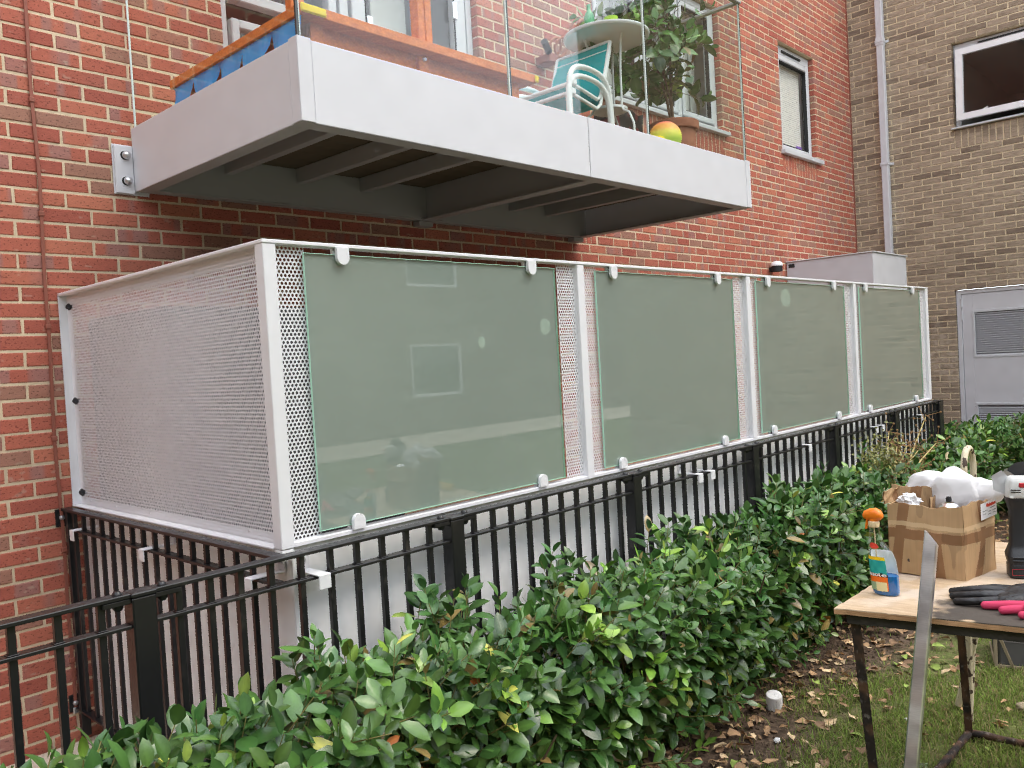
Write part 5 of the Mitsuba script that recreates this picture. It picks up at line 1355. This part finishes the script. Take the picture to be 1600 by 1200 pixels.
scene['white_tube'] = principled((.74, .75, .75), .3, .5)
scene['teal_sling'] = {'type': 'principledthin', 'base_color': rgb(.03, .40, .42), 'roughness': .6, 'diff_trans': .3, 'eta': 1.3}
def ribbon(path, side, w):
    path = np.asarray(path, float); s = norm(side) * w / 2; n = len(path)
    return np.vstack([path - s, path + s]), np.array([[i, i + 1, n + i + 1, n + i] for i in range(n - 1)])
def sling_chair(x, y, z, yaw, label):
    k = thing('sling_chair', label, 'chair', None)
    c, s = math.cos(yaw), math.sin(yaw)
    def P(u, v, h): return np.array([x + u * c - v * s, y + u * s + v * c, z + h])      # u forward, v left
    for v in (-.237, .237):
        q = np.array([P(.195, v, .0), P(.20, v, .24), P(.19, v, .35), P(.13, v, .41), P(.0, v, .42), P(-.12, v, .405), P(-.19, v, .34), P(-.205, v, .22), P(-.215, v, .0)])
        tt = np.linspace(0, 1, len(q)); qi = np.column_stack([np.interp(np.linspace(0, 1, 33), tt, q[:, i]) for i in range(3)])
        for _ in range(3): qi[1:-1] = (qi[:-2] + 2 * qi[1:-1] + qi[2:]) / 4
        m = MB(); m.tube(qi, .0165, 10); put('leg_frame', m, 'white_tube', k, smooth=50)
        m = MB(); m.tube(np.array([P(.15, v * .9, .31), P(.02, v * .9, .285), P(-.10, v * .9, .26), P(-.14, v * .9, .29), P(-.21, v * .9, .49), P(-.265, v * .9, .650)]), .012, 10); put('seat_rail', m, 'white_tube', k, smooth=60)
        m = MB(); m.box([-.02, -.02, -.018], [.02, .02, .018], .005, np.array([[c, s, 0], [-s, c, 0], [0, 0, 1.0]]), P(.155, v * .97, .31)); put('end_cap', m, 'frame_white', k)
    v, f = ribbon([P(.15, 0, .315), P(.06, 0, .296), P(-.02, 0, .272), P(-.10, 0, .262), P(-.135, 0, .282)], P(0, 1, 0) - P(0, 0, 0), .42); put('seat', (v, f), 'teal_sling', k, smooth=True)
    v, f = ribbon([P(-.135, 0, .282), P(-.165, 0, .39), P(-.20, 0, .50), P(-.238, 0, .58), P(-.265, 0, .652)], P(0, 1, 0) - P(0, 0, 0), .42); put('back', (v, f), 'teal_sling', k, smooth=True)
    m = MB(); m.tube([P(.15, -.21, .31), P(.15, .21, .31)], .014, 8); m.tube([P(-.265, -.21, .652), P(-.265, .21, .652)], .010, 8); put('cross_rail', m, 'white_tube', k, smooth=50)
CHX, CHY, CYAW = 2.56, -.96, math.radians(180)
sling_chair(CHX, CHY, FL, CYAW, 'lower of the two stacked teal sling chairs with white frames')
sling_chair(CHX + .012, CHY, FL + .058, CYAW, 'upper of the two stacked teal sling chairs, its back in view beside the bistro table')

tb = thing('bistro_table', 'round white metal bistro table with thin rod legs and a small lower tray', 'table')
tc = np.array([2.95, -1.065]); T3 = (tc[0], tc[1], 0)
m = MB(); m.lathe([(0, 3.715), (.20, 3.712), (.268, 3.710), (.274, 3.716), (.276, 3.724), (.274, 3.731), (.20, 3.732), (0, 3.732)], 48, T3); put('top', m, 'white_tube', tb, smooth=35)
m = MB(); m.lathe([(0, 3.248), (.108, 3.248), (.113, 3.250), (.113, 3.266), (.109, 3.266), (.106, 3.254), (0, 3.254)], 36, T3); put('tray', m, 'white_tube', tb, smooth=35)
for k in range(3):
    a = math.radians(20 + 120 * k); d2 = np.array([math.cos(a), math.sin(a)])
    pts = [[*(tc + d2 * .145), 3.710], [*(tc + d2 * .125), 3.660], [*(tc + d2 * .112), 3.510], [*(tc + d2 * .108), 3.26], [*(tc + d2 * .118), 3.235], [*(tc + d2 * .17), 3.205], [*(tc + d2 * .205), 3.13], [*(tc + d2 * .215), FL + .003]]
    m = MB(); m.tube(pts, .0075, 8); put('leg', m, 'white_tube', tb, smooth=60)
scene['bottle_green'] = {'type': 'principled', 'base_color': rgb(.03, .30, .09), 'roughness': .08, 'specular': .6}
m = MB(); m.lathe([(0, 0), (.030, 0), (.032, .004), (.032, .085), (.026, .105), (.014, .125), (.012, .150), (.014, .152), (.014, .162), (0, .163)], 22, (2.80, -1.05, 3.733)); whole('bottle', m, 'bottle_green', 'small green glass bottle standing on the white bistro table', 'bottle', smooth=40)
scene['lime_plastic'] = principled((.42, .66, .06), .4, .4)
m = MB(); m.lathe([(0, .002), (.036, 0), (.038, .004), (.044, .068), (.041, .068), (.036, .008), (0, .006)], 24, (2.88, -1.16, 3.733)); whole('cup', m, 'lime_plastic', 'lime green cup standing on the white bistro table', 'cup', smooth=40)

def terra(p, n, uv):
    return mix((.30, .105, .06), (.42, .17, .10), fbm(p.x * 16, p.y * 16, p.z * 16))
scene['terracotta'] = principled(mikit.proc(terra), .7, .3)
pc = (3.565, -1.15, FL)
m = MB(); m.lathe([(0, 0), (.115, 0), (.120, .004), (.148, .262), (.166, .264), (.170, .270), (.172, .318), (.168, .322), (.158, .320), (.152, .285), (0, .280)], 36, pc); whole('flower_pot', m, 'terracotta', 'large terracotta plastic flower pot behind the balcony glass', 'plant pot', smooth=35)
sh = thing('potted_shrub', 'tall camellia-like shrub with glossy leaves growing in the terracotta pot', 'shrub')
pz = FL + .281
stems = [[[3.55, -1.15, pz], [3.50, -1.14, 3.45], [3.42, -1.10, 3.75], [3.36, -1.06, 4.15]], [[3.58, -1.14, pz], [3.60, -1.12, 3.50], [3.66, -1.10, 3.85], [3.62, -1.08, 4.4]], [[3.56, -1.16, pz], [3.54, -1.15, 3.4], [3.45, -1.16, 3.6], [3.28, -1.18, 3.78]]]
for q in stems:
    q = np.array(q); tt = np.linspace(0, 1, len(q)); qi = np.column_stack([np.interp(np.linspace(0, 1, 12), tt, q[:, i]) for i in range(3)])
    m = MB(); m.tube(qi, np.linspace(.011, .005, 12), 8); put('stem', m, 'bark', sh, smooth=50)
base, axis = [], []
for _ in range(60):
    t = r.uniform(.25, 1) ** .6; q = np.array(stems[r.integers(3)]); X = np.array([np.interp(t, np.linspace(0, 1, len(q)), q[:, i]) for i in range(3)])
    o = r.normal(0, 1, 3) * [.17, .13, .12] * (.5 + .7 * t); base.append(X + o); axis.append(norm(o) + [0, 0, .5])
P, D, U, L, W, C, sg = shoots(np.array(base), np.array(axis), r, 1.35, .14)
V, F, C = leaves(P, D, U, L, W * 1.12, C * 1.3, r)
put_leaves(sh, V, F, C, 'leaf_thin', keep=150)
m = MB()
for a, b2 in sg:
    q = min((p for s_ in stems for p in s_), key=lambda p: np.linalg.norm(np.array(p) - a)); m.tube([q, (np.array(q) + a) / 2 + [0, 0, -.02], a, b2], [.004, .003, .0026, .0015], 5, cap=False)
put('twigs', m, 'bark', sh, smooth=60, kind='stuff', label='thin twigs carrying the leaves')
def ball_color(p, n, uv):
    t = (p.z - 2.96) / .19; c = mix((.55, .75, .10), (.78, .72, .10), smoothstep(.25, .50, t)); c = mix(c, (.80, .36, .06), smoothstep(.48, .68, t)); return mix(c, (.74, .16, .14), smoothstep(.70, .95, t))
scene['ball_rainbow'] = principled(mikit.proc(ball_color), .4, .4)
m = MB(); m.mesh(trimesh.creation.icosphere(3, .104).apply_translation([3.10, -1.37, FL + .105])); whole('beach_ball', m, 'ball_rainbow', 'green to orange rainbow ball lying against the balcony glass', 'ball', smooth=True)
scene['bag_black'] = principled(mikit.proc(lambda p, n, uv: mix((.014, .012, .014), (.16, .015, .02), smoothstep(.66, .72, noise(p.x * 22, p.z * 22, 3.0)))), .28, .5)
m = MB(); s = trimesh.creation.box([.34, .20, .40]).subdivide().subdivide().subdivide(); v = s.vertices.copy(); v *= 1 + .25 * (meshkit.noise(v * 9 + 4, 3) - .5)[:, None]; v[:, 0] *= 1 - .25 * (v[:, 2] + .2); m.add(v + [3.33, -.86, FL + .215], s.faces); whole('rubbish_sack', m, 'bag_black', 'black printed plastic sack standing behind the bistro table', 'bag', smooth=40)
m = MB(); m.box([2.93, -1.44, FL + .001], [3.0, -1.36, FL + .085], .012); whole('yellow_toy', m, 'bumper_yellow', 'little yellow toy beside the rainbow ball', 'toy')
for i, (x, z, lab_) in enumerate(((3.66, 4.12, 'lower of two terracotta coloured hooped hangers on the red wall above the chairs'), (3.94, 4.33, 'upper terracotta coloured hooped hanger on the red wall, next to the window'))):
    k = thing('wall_hanger', lab_, 'hanger'); a = np.linspace(0, 2 * np.pi, 19)
    for dx in (0, .035):
        m = MB(); m.tube(np.column_stack([x + dx + .065 * np.cos(a), -.06 - .03 * np.sin(a) - dx, z + .065 * np.sin(a)]), .011, 8, cap=False); put('hoop', m, 'terracotta', k, smooth=50)
    m = MB(); m.box([x - .02, -.06, z - .09], [x + .05, .004, z - .06], .004); put('plate', m, 'terracotta', k)

# ---------------------------------------------------------------- across the yard, behind the camera: what the frosted glass mirrors
scene['far_brick'] = principled(mikit.proc(lambda p, n, uv: mix((.115, .085, .06), (.21, .155, .115), cell_rand(dr.floor(p.x / .225 + .5 * (dr.floor(p.z / .075) - 2 * dr.floor(p.z / .15))), dr.floor(p.z / .075), 2.0))), .9, .2)
op = thing('apartment_block', 'brown brick apartment block with a pale balcony across the yard', 'building')
OY = -15.0
def opp_at(u, z, d):
    return np.stack(np.broadcast_arrays(u, OY + np.asarray(d, float), z), -1)
OO = [(-3.2, -1.7, .9, 2.2), (1.6, 3.4, 0.05, 2.25), (6.5, 8.4, .9, 2.2), (11.5, 13.2, .9, 2.2), (-3.2, -1.7, 3.6, 4.9), (1.6, 3.8, 2.95, 5.0), (6.5, 8.4, 3.6, 4.9), (11.5, 13.2, 3.6, 4.9)]
put('wall', mortar_sheet(opp_at, True, -11, 24, -.2, 6.3, OO, 0.0, 0.0), 'far_brick', op)
m = MB(); m.box([-11, OY - 6, 6.3], [24, OY + .25, 6.6]); put('parapet', m, 'frame_grey', op)
for a, b, c, d in OO:
    k = put('window', frame_ring(MB(), opp_at, a, b, c, d, .07, -.10, -.03, 0), 'frame_white', op)
    put('pane', (np.array([opp_at(a, c, -.08), opp_at(b, c, -.08), opp_at(b, d, -.08), opp_at(a, d, -.08)]), np.array([[0, 1, 2], [0, 2, 3]])), 'window_glass', k)
    m = MB(); m.box([a - 2.2, OY - 1.5, c - .6], [b + 2.2, OY - 1.4, d + .8]); m.box([a - 2.2, OY - 1.39, d + .3], [b + 2.2, OY - .02, d + .4]); put('back', m, 'room_dark', k)
m = MB(); m.box([1.2, OY, 2.62], [4.6, OY + 1.45, 2.90], .01); put('balcony', m, 'fascia_metal', op)
# a wing of the same estate closing the yard on the left: it keeps the low light off the screen's end
def wing_at(u, z, d):
    return np.stack(np.broadcast_arrays(-11.0 + np.asarray(d, float), u, z), -1)
wg = thing('apartment_wing', 'brown brick wing of flats closing the yard on the left', 'building')
WO = [(-12.5, -11.0, 3.6, 4.9), (-8.5, -7.0, .9, 2.2), (-8.5, -7.0, 3.6, 4.9), (-4.0, -2.5, 3.6, 4.9), (-8.5, -7.0, 6.4, 7.7), (-4.0, -2.5, 6.4, 7.7)]
put('wall', mortar_sheet(wing_at, False, -15, 8, -.2, 8.6, WO, 0.0, 0.0), 'far_brick', wg)
m = MB(); m.box([-17, -15, 8.6], [-10.8, 8, 8.9]); put('parapet', m, 'frame_grey', wg)
for a, b, c, d in WO:
    k = put('window', frame_ring(MB(), wing_at, a, b, c, d, .07, -.10, -.03, 0), 'frame_white', wg)
    m = MB(); m.box([-12.4, a - .1, c - .1], [-12.3, b + .1, d + .1]); put('back', m, 'room_dark', k)
paths = MB().box([-9, OY + .02, -.08], [22, OY + 2.6, .012]); structure('path', paths, 'paving_material')
